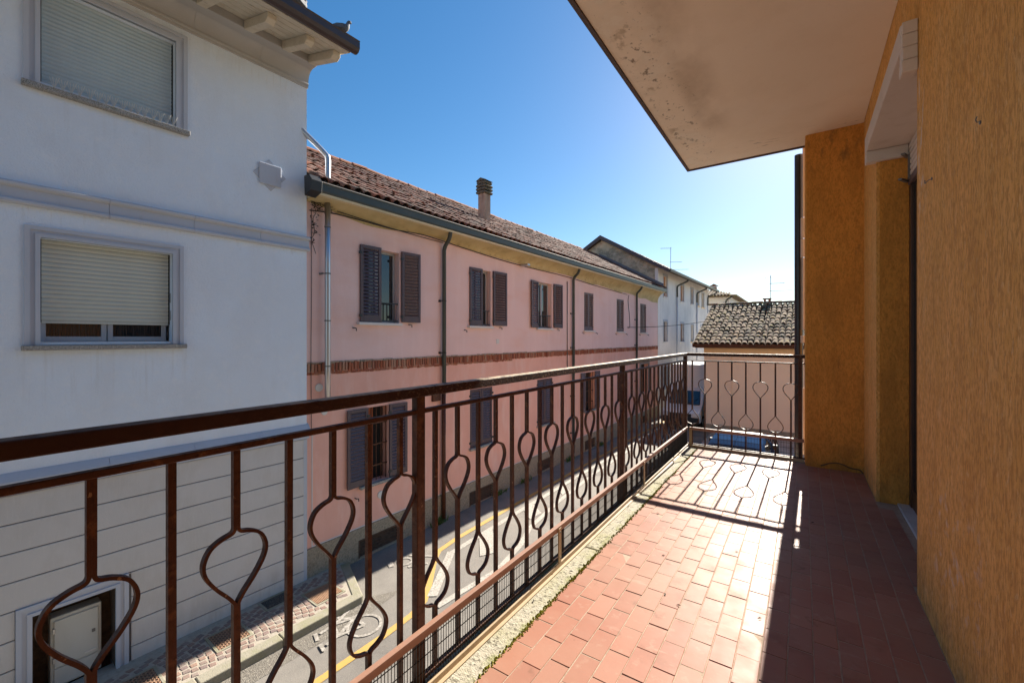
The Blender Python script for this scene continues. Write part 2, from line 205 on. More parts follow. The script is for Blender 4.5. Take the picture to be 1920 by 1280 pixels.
# ------------------------------------------------------------------ mesh helpers
class MB:
    def __init__(s): s.v = []; s.f = []
    def add(s, vs, fs):
        o = len(s.v); s.v += [tuple(p) for p in vs]; s.f += [tuple(i + o for i in f) for f in fs]; return s
    def box(s, x0, x1, y0, y1, z0, z1):
        return s.add([(x0, y0, z0), (x1, y0, z0), (x1, y1, z0), (x0, y1, z0), (x0, y0, z1), (x1, y0, z1), (x1, y1, z1), (x0, y1, z1)],
                     [(0, 3, 2, 1), (4, 5, 6, 7), (0, 1, 5, 4), (1, 2, 6, 5), (2, 3, 7, 6), (3, 0, 4, 7)])
    def quad(s, a, b, c, d): return s.add([a, b, c, d], [(0, 1, 2, 3)])
    def poly(s, pts): return s.add(pts, [tuple(range(len(pts)))])
    def beam(s, p0, p1, w, h, up=(0, 0, 1)):
        p0 = Vector(p0); p1 = Vector(p1); d = (p1 - p0).normalized(); sd_ = d.cross(Vector(up))
        if sd_.length < 1e-6: sd_ = d.cross(Vector((0, 1, 0)))
        sd_.normalize(); u = sd_.cross(d).normalized()
        vs = [p + sd_ * (a * w / 2) + u * (b * h / 2) for p in (p0, p1) for a, b in ((-1, -1), (1, -1), (1, 1), (-1, 1))]
        return s.add(vs, [(3, 2, 1, 0), (4, 5, 6, 7), (0, 1, 5, 4), (1, 2, 6, 5), (2, 3, 7, 6), (3, 0, 4, 7)])
    def tube(s, pts, r, n=8, caps=True):
        pts = [Vector(p) for p in pts]; rs = r if isinstance(r, (list, tuple)) else [r] * len(pts)
        t0 = (pts[1] - pts[0]).normalized(); ref = Vector((0, 0, 1)) if abs(t0.z) < .9 else Vector((1, 0, 0))
        a = t0.cross(ref).normalized(); o = len(s.v)
        for i, p in enumerate(pts):
            t = (pts[min(i + 1, len(pts) - 1)] - pts[max(i - 1, 0)]).normalized()
            a = (a - t * a.dot(t)).normalized(); b = t.cross(a)
            for k in range(n):
                w = 2 * math.pi * k / n; s.v.append(tuple(p + (a * math.cos(w) + b * math.sin(w)) * rs[i]))
        for i in range(len(pts) - 1):
            for k in range(n):
                k2 = (k + 1) % n; s.f.append((o + i * n + k, o + i * n + k2, o + (i + 1) * n + k2, o + (i + 1) * n + k))
        if caps:
            s.f.append(tuple(o + k for k in reversed(range(n)))); e = o + (len(pts) - 1) * n; s.f.append(tuple(e + k for k in range(n)))
        return s
    def ext(s, prof, fn, ts, closed=True, caps=True):
        """profile points swept through parameters ts; fn(a, b, t) gives the point"""
        n = len(prof); o = len(s.v)
        for t in ts:
            for a, b in prof: s.v.append(tuple(fn(a, b, t)))
        for i in range(len(ts) - 1):
            for k in range(n if closed else n - 1):
                k2 = (k + 1) % n; s.f.append((o + i * n + k, o + i * n + k2, o + (i + 1) * n + k2, o + (i + 1) * n + k))
        if caps and closed:
            s.f.append(tuple(o + k for k in reversed(range(n)))); e = o + (len(ts) - 1) * n; s.f.append(tuple(e + k for k in range(n)))
        return s
    def band(s, path, w, th, axis):
        """flat strip of width w along axis, thickness th, following a path in the plane across axis"""
        path = [Vector(p) for p in path]; ax = Vector(axis).normalized(); o = len(s.v)
        for i, p in enumerate(path):
            t = (path[min(i + 1, len(path) - 1)] - path[max(i - 1, 0)]).normalized(); nn = t.cross(ax).normalized()
            for a, b in ((-1, -1), (1, -1), (1, 1), (-1, 1)): s.v.append(tuple(p + ax * (a * w / 2) + nn * (b * th / 2)))
        for i in range(len(path) - 1):
            for k in range(4):
                k2 = (k + 1) % 4; s.f.append((o + i * 4 + k, o + i * 4 + k2, o + (i + 1) * 4 + k2, o + (i + 1) * 4 + k))
        e = o + (len(path) - 1) * 4; s.f += [(o + 3, o + 2, o + 1, o), (e, e + 1, e + 2, e + 3)]
        return s
    def mesh(s, name, mt=None, bevel=0, smooth=False, segs=1):
        me = bpy.data.meshes.new(name); me.from_pydata(s.v, [], s.f)
        bm = bmesh.new(); bm.from_mesh(me); bmesh.ops.recalc_face_normals(bm, faces=bm.faces)
        if bevel:
            ed = [e for e in bm.edges if len(e.link_faces) == 2 and e.calc_face_angle(0) > R(30)]
            bmesh.ops.bevel(bm, geom=ed, offset=bevel, segments=segs, profile=.5, affect='EDGES', clamp_overlap=True)
        bm.to_mesh(me); bm.free()
        if smooth:
            for p in me.polygons: p.use_smooth = True
        if mt: me.materials.append(mt)
        return me
    def build(s, name, mt, parent=None, bevel=0, smooth=False, loc=None, rot=None, segs=1, **pr):
        return put(name, s.mesh(name, mt, bevel, smooth, segs), parent, loc, rot, **pr)

def put(name, me, parent=None, loc=None, rot=None, scale=None, **pr):
    o = bpy.data.objects.new(name, me); COL.objects.link(o)
    if parent: o.parent = parent
    if loc: o.location = loc
    if rot: o.rotation_euler = rot
    if scale: o.scale = scale
    for k, v in pr.items(): o[k] = v
    return o
def empty(name, label, cat, loc=(0, 0, 0), rz=0, group=None):
    o = bpy.data.objects.new(name, None); COL.objects.link(o); o.location = loc; o.rotation_euler = (0, 0, rz); o.empty_display_size = .2
    o['label'] = label; o['category'] = cat
    if group: o['group'] = group
    return o
def structure(o, label=None):
    o['kind'] = 'structure'
    if label: o['label'] = label
    return o
def catmull(pts, k=6):
    pts = [Vector(p) for p in pts]; P = [2 * pts[0] - pts[1]] + pts + [2 * pts[-1] - pts[-2]]; out = []
    for i in range(1, len(P) - 2):
        for j in range(k):
            t = j / k; a, b, c, d = P[i - 1:i + 3]
            out.append(.5 * ((2 * b) + (c - a) * t + (2 * a - 5 * b + 4 * c - d) * t * t + (3 * b - a - 3 * c + d) * t ** 3))
    out.append(pts[-1]); return out
def holes_wall(mb, u0, u1, z0, z1, holes, fn, depth):
    """front face of a wall with rectangular holes and their reveals; fn(out, u, z)"""
    us = sorted({u0, u1, *[h[0] for h in holes], *[h[1] for h in holes]}); zs = sorted({z0, z1, *[h[2] for h in holes], *[h[3] for h in holes]})
    us = [u for u in us if u0 <= u <= u1]; zs = [z for z in zs if z0 <= z <= z1]
    for a, b in zip(us, us[1:]):
        for c, d in zip(zs, zs[1:]):
            m_ = ((a + b) / 2, (c + d) / 2)
            if any(h[0] < m_[0] < h[1] and h[2] < m_[1] < h[3] for h in holes): continue
            mb.quad(fn(0, a, c), fn(0, b, c), fn(0, b, d), fn(0, a, d))
    for a, b, c, d in holes:
        c = max(c, z0); d = min(d, z1)
        if c >= d: continue
        mb.quad(fn(0, a, c), fn(0, a, d), fn(-depth, a, d), fn(-depth, a, c)); mb.quad(fn(0, b, c), fn(0, b, d), fn(-depth, b, d), fn(-depth, b, c))
        if c > z0: mb.quad(fn(0, a, c), fn(0, b, c), fn(-depth, b, c), fn(-depth, a, c))
        if d < z1: mb.quad(fn(0, a, d), fn(0, b, d), fn(-depth, b, d), fn(-depth, a, d))
loc3 = lambda o, u, z: (o, u, z)

# ------------------------------------------------------------------ ground, street, yard, markings
structure(MB().quad((-400, -400, -.03), (400, -400, -.03), (400, 600, -.03), (-400, 600, -.03)).build('ground', M['earth']), 'bare earth ground out to the horizon')
structure(MB().quad((-9, -40, 0), (12, -40, 0), (12, 160, 0), (-9, 160, 0)).build('street', M['asphalt']), 'worn grey asphalt street between the houses')
structure(MB().quad((-3.4, 12.6, .004), (9, 12.6, .004), (9, 21.05, .004), (-3.4, 21.05, .004)).build('courtyard', M['yard']), 'pale paved yard in front of the cream house')
structure(MB().poly([(-6.02, .4, .004), (-5.70, .4, .004), (-5.52, 4.2, .004), (-5.60, 4.9, .004), (-5.86, 4.5, .004)]).build('gutter_strip', M['gravel']), 'coarse gravelly asphalt strip along the kerb')
def line(pts, w, z=.008):
    b = MB(); pts = [Vector((*p, z)) for p in pts]; L_ = []
    for i, p in enumerate(pts):
        t = (pts[min(i + 1, len(pts) - 1)] - pts[max(i - 1, 0)]).normalized(); nn = Vector((-t.y, t.x, 0)); L_.append((p + nn * w / 2, p - nn * w / 2))
    for a, c in zip(L_, L_[1:]): b.quad(a[0], a[1], c[1], c[0])
    return b
yl = [(-5.05, 0), (-4.97, 2.6), (-4.94, 4.0), (-4.96, 4.55), (-5.05, 4.88), (-5.24, 5.16), (-5.84, 5.92), (-6.0, 6.2), (-6.06, 6.8), (-6.06, 9), (-6.0, 14), (-5.9, 20), (-5.5, 34)]
structure(line(yl, .11).build('yellow_line', M['yellow']), 'yellow line bending along the bicycle lane')
wl = line([(-5.74, 6.28), (-5.74, 9), (-5.68, 14), (-5.58, 20), (-5.2, 34)], .12)
for q in ([(-5.70, 6.34), (-5.84, 6.28), (-5.10, 5.00), (-4.97, 5.10)],): wl.poly([(*p, .0095) for p in q])
for p in line([(-4.78, 4.9), (-4.70, 5.6), (-4.62, 6.3), (-4.78, 7.3), (-5.05, 8.1), (-5.24, 9.8), (-5.40, 12.5), (-5.44, 16)], .11, .0105).f: pass
l2 = line([(-4.78, 4.9), (-4.70, 5.6), (-4.62, 6.3), (-4.78, 7.3), (-5.05, 8.1), (-5.24, 9.8), (-5.40, 12.5), (-5.44, 16)], .11, .0105); wl.add(l2.v, l2.f)
for q in ([(-5.69, 7.1), (-5.69, 7.56), (-5.0, 6.84), (-5.19, 6.5)], [(-5.69, 8.85), (-5.69, 9.3), (-5.24, 8.95), (-5.28, 8.48)], [(-5.68, 10.6), (-5.68, 11.0), (-5.38, 10.7), (-5.38, 10.3)]): wl.poly([(*p, .0095) for p in q])
structure(wl.build('white_hatching', M['white_paint']), 'worn white hatched island painted beside the yellow line')
bk = MB()
def ring(cx, cy, r, n=26, a0=0, a1=6.2832): return [(cx + r * math.cos(a0 + (a1 - a0) * i / n), cy + r * math.sin(a0 + (a1 - a0) * i / n)) for i in range(n + 1)]
zz = [.0080]
def stroke(p, w=.045):
    zz[0] += .0006; b = line(p, w, zz[0]); bk.add(b.v, b.f)
stroke(ring(-5.36, 3.98, .235)); stroke(ring(-5.86, 4.08, .22))
for p in ([(-5.86, 4.08), (-5.72, 3.72)], [(-5.72, 3.72), (-5.47, 3.62)], [(-5.47, 3.62), (-5.36, 3.98)], [(-5.47, 3.62), (-5.62, 4.0)], [(-5.62, 4.0), (-5.36, 3.98)], [(-5.62, 4.0), (-5.74, 3.72)], [(-5.74, 3.74), (-5.72, 3.5)], [(-5.78, 3.46), (-5.62, 3.40)], [(-5.47, 3.62), (-5.44, 3.42)], [(-5.52, 3.38), (-5.36, 3.34)]): stroke(p, .05)
structure(bk.build('bicycle_symbol', M['bike_paint']), 'faded white bicycle symbol painted on the lane')
bk2 = MB(); zz[0] = .008; bk_, bk = bk, bk2
stroke(ring(-6.25, 5.55, .13, 16)); stroke([(-6.35, 5.75), (-5.95, 6.0)], .06); stroke([(-6.05, 5.45), (-5.85, 5.75)], .06); stroke([(-6.45, 5.35), (-6.30, 5.28)], .10)
structure(bk2.build('lane_marking', M['bike_paint']), 'faded white figure painted beside the salmon house wall')

# ------------------------------------------------------------------ frames of the facades (x out to the street, y along, z up)
A_L, A_P = R(2.5564), R(1.8159)
PL = (-7.02624, 4.05452); PP = (-7.01149, 6.01885)
def fr_left(o, u, z=0): return (PL[0] + math.cos(A_L) * o + math.sin(A_L) * u, PL[1] - math.sin(A_L) * o + math.cos(A_L) * u, z)

# ------------------------------------------------------------------ raised pavement with cobbles
pave = MB()
pv = [(-7.25, -2), (-6.17, -2), (-6.17 + .17, 3.0), (-5.88, 4.26), (-6.88, 4.735), (-7.3, 4.74)]
pave.add([(x, y, 0) for x, y in pv] + [(x, y, .109) for x, y in pv], [(6, 7, 8, 9, 10, 11)] + [(i, (i + 1) % 6, (i + 1) % 6 + 6, i + 6) for i in range(6)])
pavement = structure(pave.build('pavement', M['joint']), 'raised cobbled pavement with stone kerb beside the white house')
def kerb(p, q, w, name='kerb_stone'):
    p = Vector((*p, 0)); q = Vector((*q, 0)); d = (q - p).normalized(); n = Vector((-d.y, d.x, 0)); p = p + d * .004; q = q - d * .004
    b = MB(); pts = [p, q, q + n * w, p + n * w]
    b.add([(a.x, a.y, -.02) for a in pts] + [(a.x, a.y, .122 if w > .16 else .1195) for a in pts], [(3, 2, 1, 0), (4, 5, 6, 7), (0, 1, 5, 4), (1, 2, 6, 5), (2, 3, 7, 6), (3, 0, 4, 7)])
    return b.build('kerb_stone', M['kerb'], pavement, bevel=.014, segs=2)
ky = [-1.9, -.9, .1, 1.1, 2.1, 3.07, 4.30]
kx = lambda y: -5.94 + (y - 2.3) * .056
for a, b in zip(ky, ky[1:]): kerb((kx(a), a), (kx(b), b), .17)
kerb((kx(4.30), 4.305), (-6.92, 4.80), .15)
covers = [(-6.545, 1.62, .40, .50), (-6.575, 2.675, .40, .38), (-6.43, 3.99, .42, .43), (-6.86, 3.46, .26, .36)]
def in_cover(x, y, m=.05): return any(abs(x - c[0]) < c[2] / 2 + m and abs(y - c[1]) < c[3] / 2 + m for c in covers)
cob = []
for s_ in (1, 2, 3):
    b = MB(); rr = random.Random(s_); w = .041
    b.add([(sx * w + rr.uniform(-.006, .006), sy * w + rr.uniform(-.006, .006), -.03) for sx, sy in ((-1, -1), (1, -1), (1, 1), (-1, 1))] +
          [(sx * w * .93 + rr.uniform(-.006, .006), sy * w * .93 + rr.uniform(-.006, .006), .008 + rr.uniform(-.002, .003)) for sx, sy in ((-1, -1), (1, -1), (1, 1), (-1, 1))],
          [(4, 5, 6, 7), (0, 1, 5, 4), (1, 2, 6, 5), (2, 3, 7, 6), (3, 0, 4, 7)])
    cob.append(b.mesh('cobble', M['cobble'], bevel=.006))
ncob = 0
row = 0; y = .75
while y < 4.75:
    for i in range(10):
        x = -6.92 + i * .092 + (row % 2) * .046
        xr = kx(y) - .19
        arc = .14 * (1 - ((x + 6.5) / .45) ** 2)
        yy = y + arc; 
        if x > xr - .03 or in_cover(x, yy) or yy < .9: continue
        if yy > 4.62 - (x + 6.88) * .50 - .03 or yy > 4.62: continue
        fx = PL[0] + (yy - PL[1]) * math.tan(A_L)
        if x < fx + .05: continue
        if ncob < 300:
            put('cobble', cob[rnd.randrange(3)], pavement, (x + rnd.uniform(-.005, .005), yy + rnd.uniform(-.006, .006), .1055), (rnd.uniform(-.02, .02), rnd.uniform(-.02, .02), rnd.choice((0, 1.571, 3.142)) + rnd.uniform(-.07, .07) - (x + 6.5) * .7),
                (rnd.uniform(.93, 1.04), rnd.uniform(.93, 1.06), 1)); ncob += 1
    y += .094; row += 1
def cover(cx, cy, w, h, kind, label):
    o = empty('drain_cover', label, 'drain cover', (cx, cy, .108), R(-2.5), 'metal covers set in the pavement')
    b = MB()
    for x0, x1, y0, y1 in ((-w / 2 - .035, -w / 2, -h / 2 - .035, h / 2 + .035), (w / 2, w / 2 + .035, -h / 2 - .035, h / 2 + .035), (-w / 2, w / 2, -h / 2 - .035, -h / 2), (-w / 2, w / 2, h / 2, h / 2 + .035)): b.box(x0, x1, y0, y1, -.03, .011)
    b.build('rim', M['kerb'], o, bevel=.003)
    MB().box(-w / 2, w / 2, -h / 2, h / 2, -.03, .004).build('lid', M['pebble_dark'] if kind == 'pebble' else M['rust_hole'], o)
    t = MB(); r_ = random.Random(int(cy * 100))
    if kind == 'bars':
        k = int(h / .022)
        for i in range(k): yy = -h / 2 + (i + .5) * h / k; t.box(-w / 2 + .012, w / 2 - .012, yy - .0075, yy + .0075, 0, .011)
    elif kind == 'studs':
        nx, ny = int(w / .03), int(h / .03)
        for i in range(nx):
            for j in range(ny):
                x = -w / 2 + (i + .5) * w / nx; yy = -h / 2 + (j + .5) * h / ny
                d = .011 if (i + j) % 2 else -.011
                t.beam((x - .011, yy - d, .006), (x + .011, yy + d, .006), .011, .010)
    else:
        for _ in range(130):
            x, yy = r_.uniform(-w / 2 + .015, w / 2 - .015), r_.uniform(-h / 2 + .015, h / 2 - .015); q = r_.uniform(.006, .012)
            t.add([(x + q * math.cos(a) * r_.uniform(.8, 1.2), yy + q * math.sin(a) * r_.uniform(.8, 1.2), .003) for a in (0, 1.26, 2.5, 3.77, 5.03)] + [(x, yy, .003 + q)], [(i, (i + 1) % 5, 5) for i in range(5)])
    t.build('pebbles' if kind == 'pebble' else 'tread_pattern', M['pebble_dark'] if kind == 'pebble' else M['rust'], o, kind='stuff')
cover(*covers[0], 'studs', 'rusty studded drain cover in the pavement beside the meter cabinet')
cover(*covers[1], 'studs', 'rusty studded drain cover half lit in the middle of the pavement')
cover(*covers[2], 'bars', 'rusty ribbed drain cover near the end of the pavement')
cover(*covers[3], 'pebble', 'dark pebble filled cover against the white house wall')

# ------------------------------------------------------------------ white house on the left
WH = empty('white_house', 'pale plastered house with roller shutters and grey lower cladding', 'house', (PL[0], PL[1], 0), -A_L)
W1 = (-3.076, -1.861, 4.20, 5.389); W0 = (-3.076, -1.825, 7.16, 8.30)
NI = (-3.137, -2.437, .0, 1.125)
w = MB(); holes_wall(w, -9, 0, 2.55, 9.0, [W1, W0], loc3, .14)
w.quad((0, 0, 2.55), (-7, 0, 2.55), (-7, 0, 9), (0, 0, 9)); w.quad((0, -9, 0), (-7, -9, 0), (-7, -9, 9), (0, -9, 9)); w.quad((-7, -9, 0), (-7, 0, 0), (-7, 0, 9), (-7, -9, 9))
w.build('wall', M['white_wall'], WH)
w = MB(); holes_wall(w, -9, 0, 0, 2.55, [NI], lambda o, u, z: (o - .012, u, z), .3); w.quad((-.012, 0, 0), (-7, 0, 0), (-7, 0, 2.55), (-.012, 0, 2.55))
w.build('base_wall', M['clad_joint'], WH)
# grooved cladding: one board per course, cut round the niche frame
zc = [0.10, .285, .605, .925, 1.245, 1.565, 1.885, 2.205, 2.525]
for a, b in zip(zc, zc[1:]):
    segs_ = [(-9, -3.262), (-2.288, -.003)] if a < 1.15 else [(-9, -.003)]
    if a < 1.2 < b: segs_ = [(-9, -3.262), (-2.288, -.003)]
    for u0, u1 in segs_:
        MB().box(-.06, .004, u0, u1, a + .006, b - .006).build('cladding_course', M['clad'], WH, bevel=.004)
    if a < 1.22 < b: MB().box(-.05, .003, -3.258, -2.292, 1.232, b - .006).build('cladding_course', M['clad'], WH)
MB().box(-.06, .006, -.055, .006, .1, 2.52).build('corner_strip', M['stone_trim'], WH, bevel=.003)
MB().box(-.3, -.06, NI[0] - .3, NI[1] + .3, 0, 1.4).build('niche_back', M['niche'], WH) if False else None
n_ = MB(); n_.quad((-.30, NI[0], 0), (-.30, NI[1], 0), (-.30, NI[1], NI[3]), (-.30, NI[0], NI[3]))
for u_ in (NI[0] + .002, NI[1] - .002): n_.quad((-.02, u_, .12), (-.30, u_, .12), (-.30, u_, NI[3] - .002), (-.02, u_, NI[3] - .002))
n_.build('niche_lining', M['niche'], WH)
def surround(u0, u1, z0, z1, wd, parent, m=M['stone_trim'], bottom=False):
    """stepped stone surround: each side a piece with a stepped section, mitred"""
    o = put('window_surround', None, parent) if False else None
    steps = [(0, .028), (wd * .36, .028), (wd * .36, .016), (wd * .68, .016), (wd * .68, .034), (wd, .034)]
    def piece(kind):
        b = MB(); prof = [(0, -.02)] + [(s_, d) for s_, d in steps] + [(wd, -.02)]
        # s_ is distance from the outer edge towards the opening
        def pt(s_, d, e):
            if kind == 'l': return (d, u0 - wd + s_, (z0 if e == 0 else z1 + wd - s_))
            if kind == 'r': return (d, u1 + wd - s_, (z0 if e == 0 else z1 + wd - s_))
            if kind == 't': return (d, (u0 - wd + s_ if e == 0 else u1 + wd - s_), z1 + wd - s_)
        b.ext(prof, pt, (0, 1)); return b
    for k in 'lrt': piece(k).build('surround_piece', m, parent)
surround(W1[0], W1[1], 4.165, W1[3], .122, WH); surround(W0[0], W0[1], 7.115, W0[3], .130, WH)
surround(NI[0], NI[1], .10, NI[3], .122, WH)
for Wn, zs in ((W1, 4.105), (W0, 7.055)):
    MB().box(-.10, .075, Wn[0] - .145, Wn[1] + .15, zs, zs + .058).build('window_sill', M['granite'], WH, bevel=.008, segs=2)
def roller(Wn, zbot, pitch, m):
    o = put('roller_shutter', MB().box(-.135, -.115, Wn[0], Wn[0] + .03, zbot, Wn[3]).box(-.135, -.115, Wn[1] - .03, Wn[1], zbot, Wn[3]).mesh('guide', M['window_white']), WH)
    s_ = []
    for i in range(4): s_.append((-.105 + .009 * math.sin(math.pi * i / 3), pitch * (.01 + .96 * i / 3)))
    sl = MB().ext([(-.112, pitch * .02)] + s_ + [(-.112, pitch * .985)], lambda a, b, t: (a, t, b), (Wn[0] + .02, Wn[1] - .02)).mesh('slat', m)
    k = int((Wn[3] - zbot) / pitch) + 1
    for i in range(k): put('slat', sl, o, (rnd.uniform(-.001, .001), 0, zbot + .02 + i * pitch))
    MB().box(-.118, -.096, Wn[0] + .02, Wn[1] - .02, zbot - .012, zbot + .018).build('bottom_bar', m, o, bevel=.003)
    b = MB(); b.quad((-.113, Wn[0], zbot), (-.113, Wn[1], zbot), (-.113, Wn[1], Wn[3]), (-.113, Wn[0], Wn[3])); b.build('backing', M['dark'], o)
    return o
roller(W1, 4.43, .0525, M['slat_green']); roller(W0, 7.17, .0510, M['slat_white'])
# window behind the half raised shutter
wf = MB(); z0, z1 = 4.165, 4.60
for u0, u1 in ((-3.07, -2.50), (-2.49, -1.90)):
    wf.box(-.145, -.12, u0, u0 + .05, z0 + .04, z1).box(-.145, -.12, u1 - .05, u1, z0 + .04, z1).box(-.145, -.12, u0 + .05, u1 - .05, z0 + .04, z0 + .10)
wf.box(-.15, -.118, W1[0], W1[1], z0, z0 + .036)
win = wf.build('window', M['window_white'], WH, bevel=.003)
for u0, u1 in ((-3.02, -2.55), (-2.44, -1.95)):
    MB().box(-.142, -.136, u0, u1, z0 + .10, z1).build('pane', M['curtain_glass'], win)
MB().box(-.06, .0, W1[0] + .004, W1[1] - .004, 4.163, 4.172).build('inner_sill', M['window_white'], win)
for zz_ in (4.62, 4.86):
    MB().box(-.09, -.05, W1[1] - .006, W1[1] - .001, zz_ - .13, zz_).build('guide_clip', M['window_white'], WH)
# string course in jointed lengths
prof = [(-.02, 5.725), (.045, 5.725), (.062, 5.74), (.062, 5.765), (.046, 5.78), (.030, 5.785), (.030, 5.90), (.046, 5.905), (.072, 5.92), (.078, 5.945), (.066, 5.965), (-.02, 5.97)]
cuts = [-8.9, -7.3, -5.7, -4.1, -2.50, -1.62, -.747, .03]
for a, b in zip(cuts, cuts[1:]):
    MB().ext(prof, lambda p, q, t: (p, t, q), (a + .002, b - .002)).build('string_course', M['stone_trim'], WH)
prof = [(-.02, 2.53), (.03, 2.53), (.03, 2.62), (.05, 2.625), (.075, 2.65), (.075, 2.685), (.05, 2.72), (.02, 2.76), (-.02, 2.79)]
for a, b in zip(cuts, cuts[1:]):
    MB().ext(prof, lambda p, q, t: (p, t, q), (a + .002, b - .002)).build('base_moulding', M['stone_trim'], WH)
# cove under the eaves
prof = [(-.02, 8.515), (.018, 8.515), (.018, 8.555), (.030, 8.56), (.030, 8.585), (.022, 8.60)] + [(.022 + .125 * (1 - math.cos(R(a))), 8.60 + .185 * math.sin(R(a))) for a in range(10, 91, 10)] + [(-.02, 8.785)]
cc = [-8.9, -6.1, -4.35, -2.6, -1.62, -.747, .02]
for a, b in zip(cc, cc[1:]):
    MB().ext(prof, lambda p, q, t: (p, t, q), (a + .0015, b - .0015)).build('eave_cove', M['cove'], WH, smooth=False)
MB().box(-.02, .30, -8.9, .02, 8.788, 8.99).build('frieze_beam', M['cove'], WH, bevel=.006)
sof = lambda o: 8.905 - (o - .30) * .285
for i in range(6):
    a = .302 + i * .162; b = a + .150
    MB().ext([(a, sof(a)), (b, sof(b)), (b, sof(b) + .03), (a, sof(a) + .03)], lambda p, q, t: (p, t, q), (-8.9, .03)).build('soffit_plank', M['cream_wood'], WH, bevel=.004)
MB().quad((.0, -8.9, 9.03), (1.33, -8.9, sof(1.33) + .034), (1.33, .05, sof(1.33) + .034), (0, .05, 9.03)).build('soffit_void', M['dark'], WH)
for u in (-.075, -.49, -1.03, -1.62, -2.2, -2.8, -3.4, -4.0, -4.6, -5.2):
    MB().ext([(.302, sof(.302) - .003), (1.06, sof(1.06) - .003), (1.06, sof(1.06) - .075), (.98, sof(.98) - .135), (.302, sof(.302) - .135)], lambda p, q, t: (p, t, q), (u - .06, u + .06)).build('rafter', M['cream_wood'], WH, bevel=.006)
rf = MB(); rf.ext([(-7, 11.2), (-3.4, 11.2), (1.36, 8.74), (1.36, 8.66), (-.1, 9.10), (-7, 9.2)], lambda p, q, t: (p, t, q), (-8.95, .10)).build('roof', M['terracotta'], WH)
gp = [(1.27, 8.745), (1.27, 8.66), (1.30, 8.615), (1.35, 8.60), (1.40, 8.615), (1.43, 8.66), (1.43, 8.75), (1.445, 8.765), (1.42, 8.765), (1.42, 8.67), (1.39, 8.63), (1.31, 8.63), (1.285, 8.67), (1.285, 8.745)]
MB().ext(gp, lambda p, q, t: (p, t, q), (-8.95, .08)).build('gutter', M['gutter_brown'], WH)
MB().ext([(1.27, 8.745), (1.27, 8.66), (1.30, 8.615), (1.35, 8.60), (1.40, 8.615), (1.43, 8.66), (1.43, 8.75)], lambda p, q, t: (p, t, q), (.08, .084)).build('gutter_end', M['gutter_brown'], WH)
# square vent plate over a turned square
pl = MB(); c = (-.60, 6.845)
pl.ext([(c[0] + .25 * math.cos(R(a)), c[1] + .25 * math.sin(R(a))) for a in (3, 93, 183, 273)], lambda p, q, t: (t, p, q), (0, .012))
pt_ = pl.build('vent_plate', M['stone_trim'], WH, bevel=.003)
MB().box(.013, .034, c[0] - .165, c[0] + .165, c[1] - .165, c[1] + .165).build('cover', M['stone_trim'], pt_, bevel=.006)
# meter cabinet in the niche
cb = MB().box(-.30, -.13, -2.985, -2.545, .12, .955).build('meter_cabinet', M['cabinet'], WH, bevel=.012, segs=2)
MB().box(-.128, -.112, -2.955, -2.575, .36, .915).build('cabinet_door', M['cabinet'], cb, bevel=.008, segs=2)
MB().box(-.128, -.118, -2.955, -2.575, .14, .345).build('lower_panel', M['cabinet'], cb, bevel=.004)
for z_ in (.80, .45): MB().box(-.125, -.104, -2.968, -2.945, z_ - .03, z_ + .03).build('hinge', M['alu'], cb, bevel=.002)
MB().box(-.112, -.104, -2.635, -2.605, .62, .66).build('lock', M['steel_dark'], cb, bevel=.002)
MB().box(-.112, -.106, -2.70, -2.60, .395, .415).build('label_strip', M['cap_white'], cb)
# bird spikes on the upper sill
for k in range(4):
    u0 = -2.99 + k * .30
    o = empty('bird_spikes', ('leftmost strip of pale bird spikes on the upper window sill', 'second strip of pale bird spikes from the left on the upper sill', 'third strip of pale bird spikes from the left on the upper sill', 'rightmost strip of pale bird spikes on the upper window sill')[k], 'bird spikes', fr_left(.03, u0, 7.113), -A_L, 'bird spike strips on the upper sill')
    MB().box(-.01, .01, -.01, .26, 0, .006).build('base_strip', M['cap_white'], o)
    b = MB()
    for j in range(4):
        yj = .02 + j * .07
        for dx, dy in ((-.025, -.035), (.0, -.012), (0, .02), (.025, .04)): b.tube([(0, yj, .004), (dx, yj + dy, .135)], .0036, 4)
    b.build('spikes', M['cap_white'], o, kind='stuff')

# pigeons on the gutter
def pigeon(loc, rz, label):
    o = empty('pigeon', label, 'pigeon', loc, rz, 'pigeons on the gutter')
    body = [(-.17, 0, .045), (-.12, 0, .055), (-.08, 0, .07), (-.02, 0, .085), (.04, 0, .095), (.075, 0, .115), (.095, 0, .15), (.10, 0, .178), (.115, 0, .195), (.13, 0, .198), (.14, 0, .192), (.152, 0, .186)]
    rad = [.012, .022, .038, .055, .060, .050, .030, .024, .027, .024, .012, .003]
    MB().tube(catmull(body, 3), [rad[min(i // 3, 11)] + (rad[min(i // 3 + 1, 11)] - rad[min(i // 3, 11)]) * (i % 3) / 3 for i in range(34)], 12).build('body', M['feather'], o, smooth=True)
    for s_ in (-1, 1):
        MB().ext([(-.15, .05), (-.06, .045), (.04, .06), (.06, .10), (.02, .128), (-.06, .11)], lambda p, q, t: (p, s_ * (.040 + .016 * t), q), (0, 1)).build('wing', M['feather'], o, bevel=.006)
        MB().tube([(.0, s_ * .022, .05), (.005, s_ * .022, 0), (.03, s_ * .024, .001)], .005, 5).build('leg', M['brick'], o)
        MB().tube([(.119, s_ * .024, .199), (.119, s_ * .0275, .199)], .004, 6).build('eye', M['ridge'], o)
pigeon(fr_left(1.375, -.20, 8.755), R(60), 'grey pigeon perched at the tip of the gutter')
pigeon(fr_left(1.375, -.80, 8.745), R(120), 'second pigeon half hidden behind the gutter, farther from the tip')

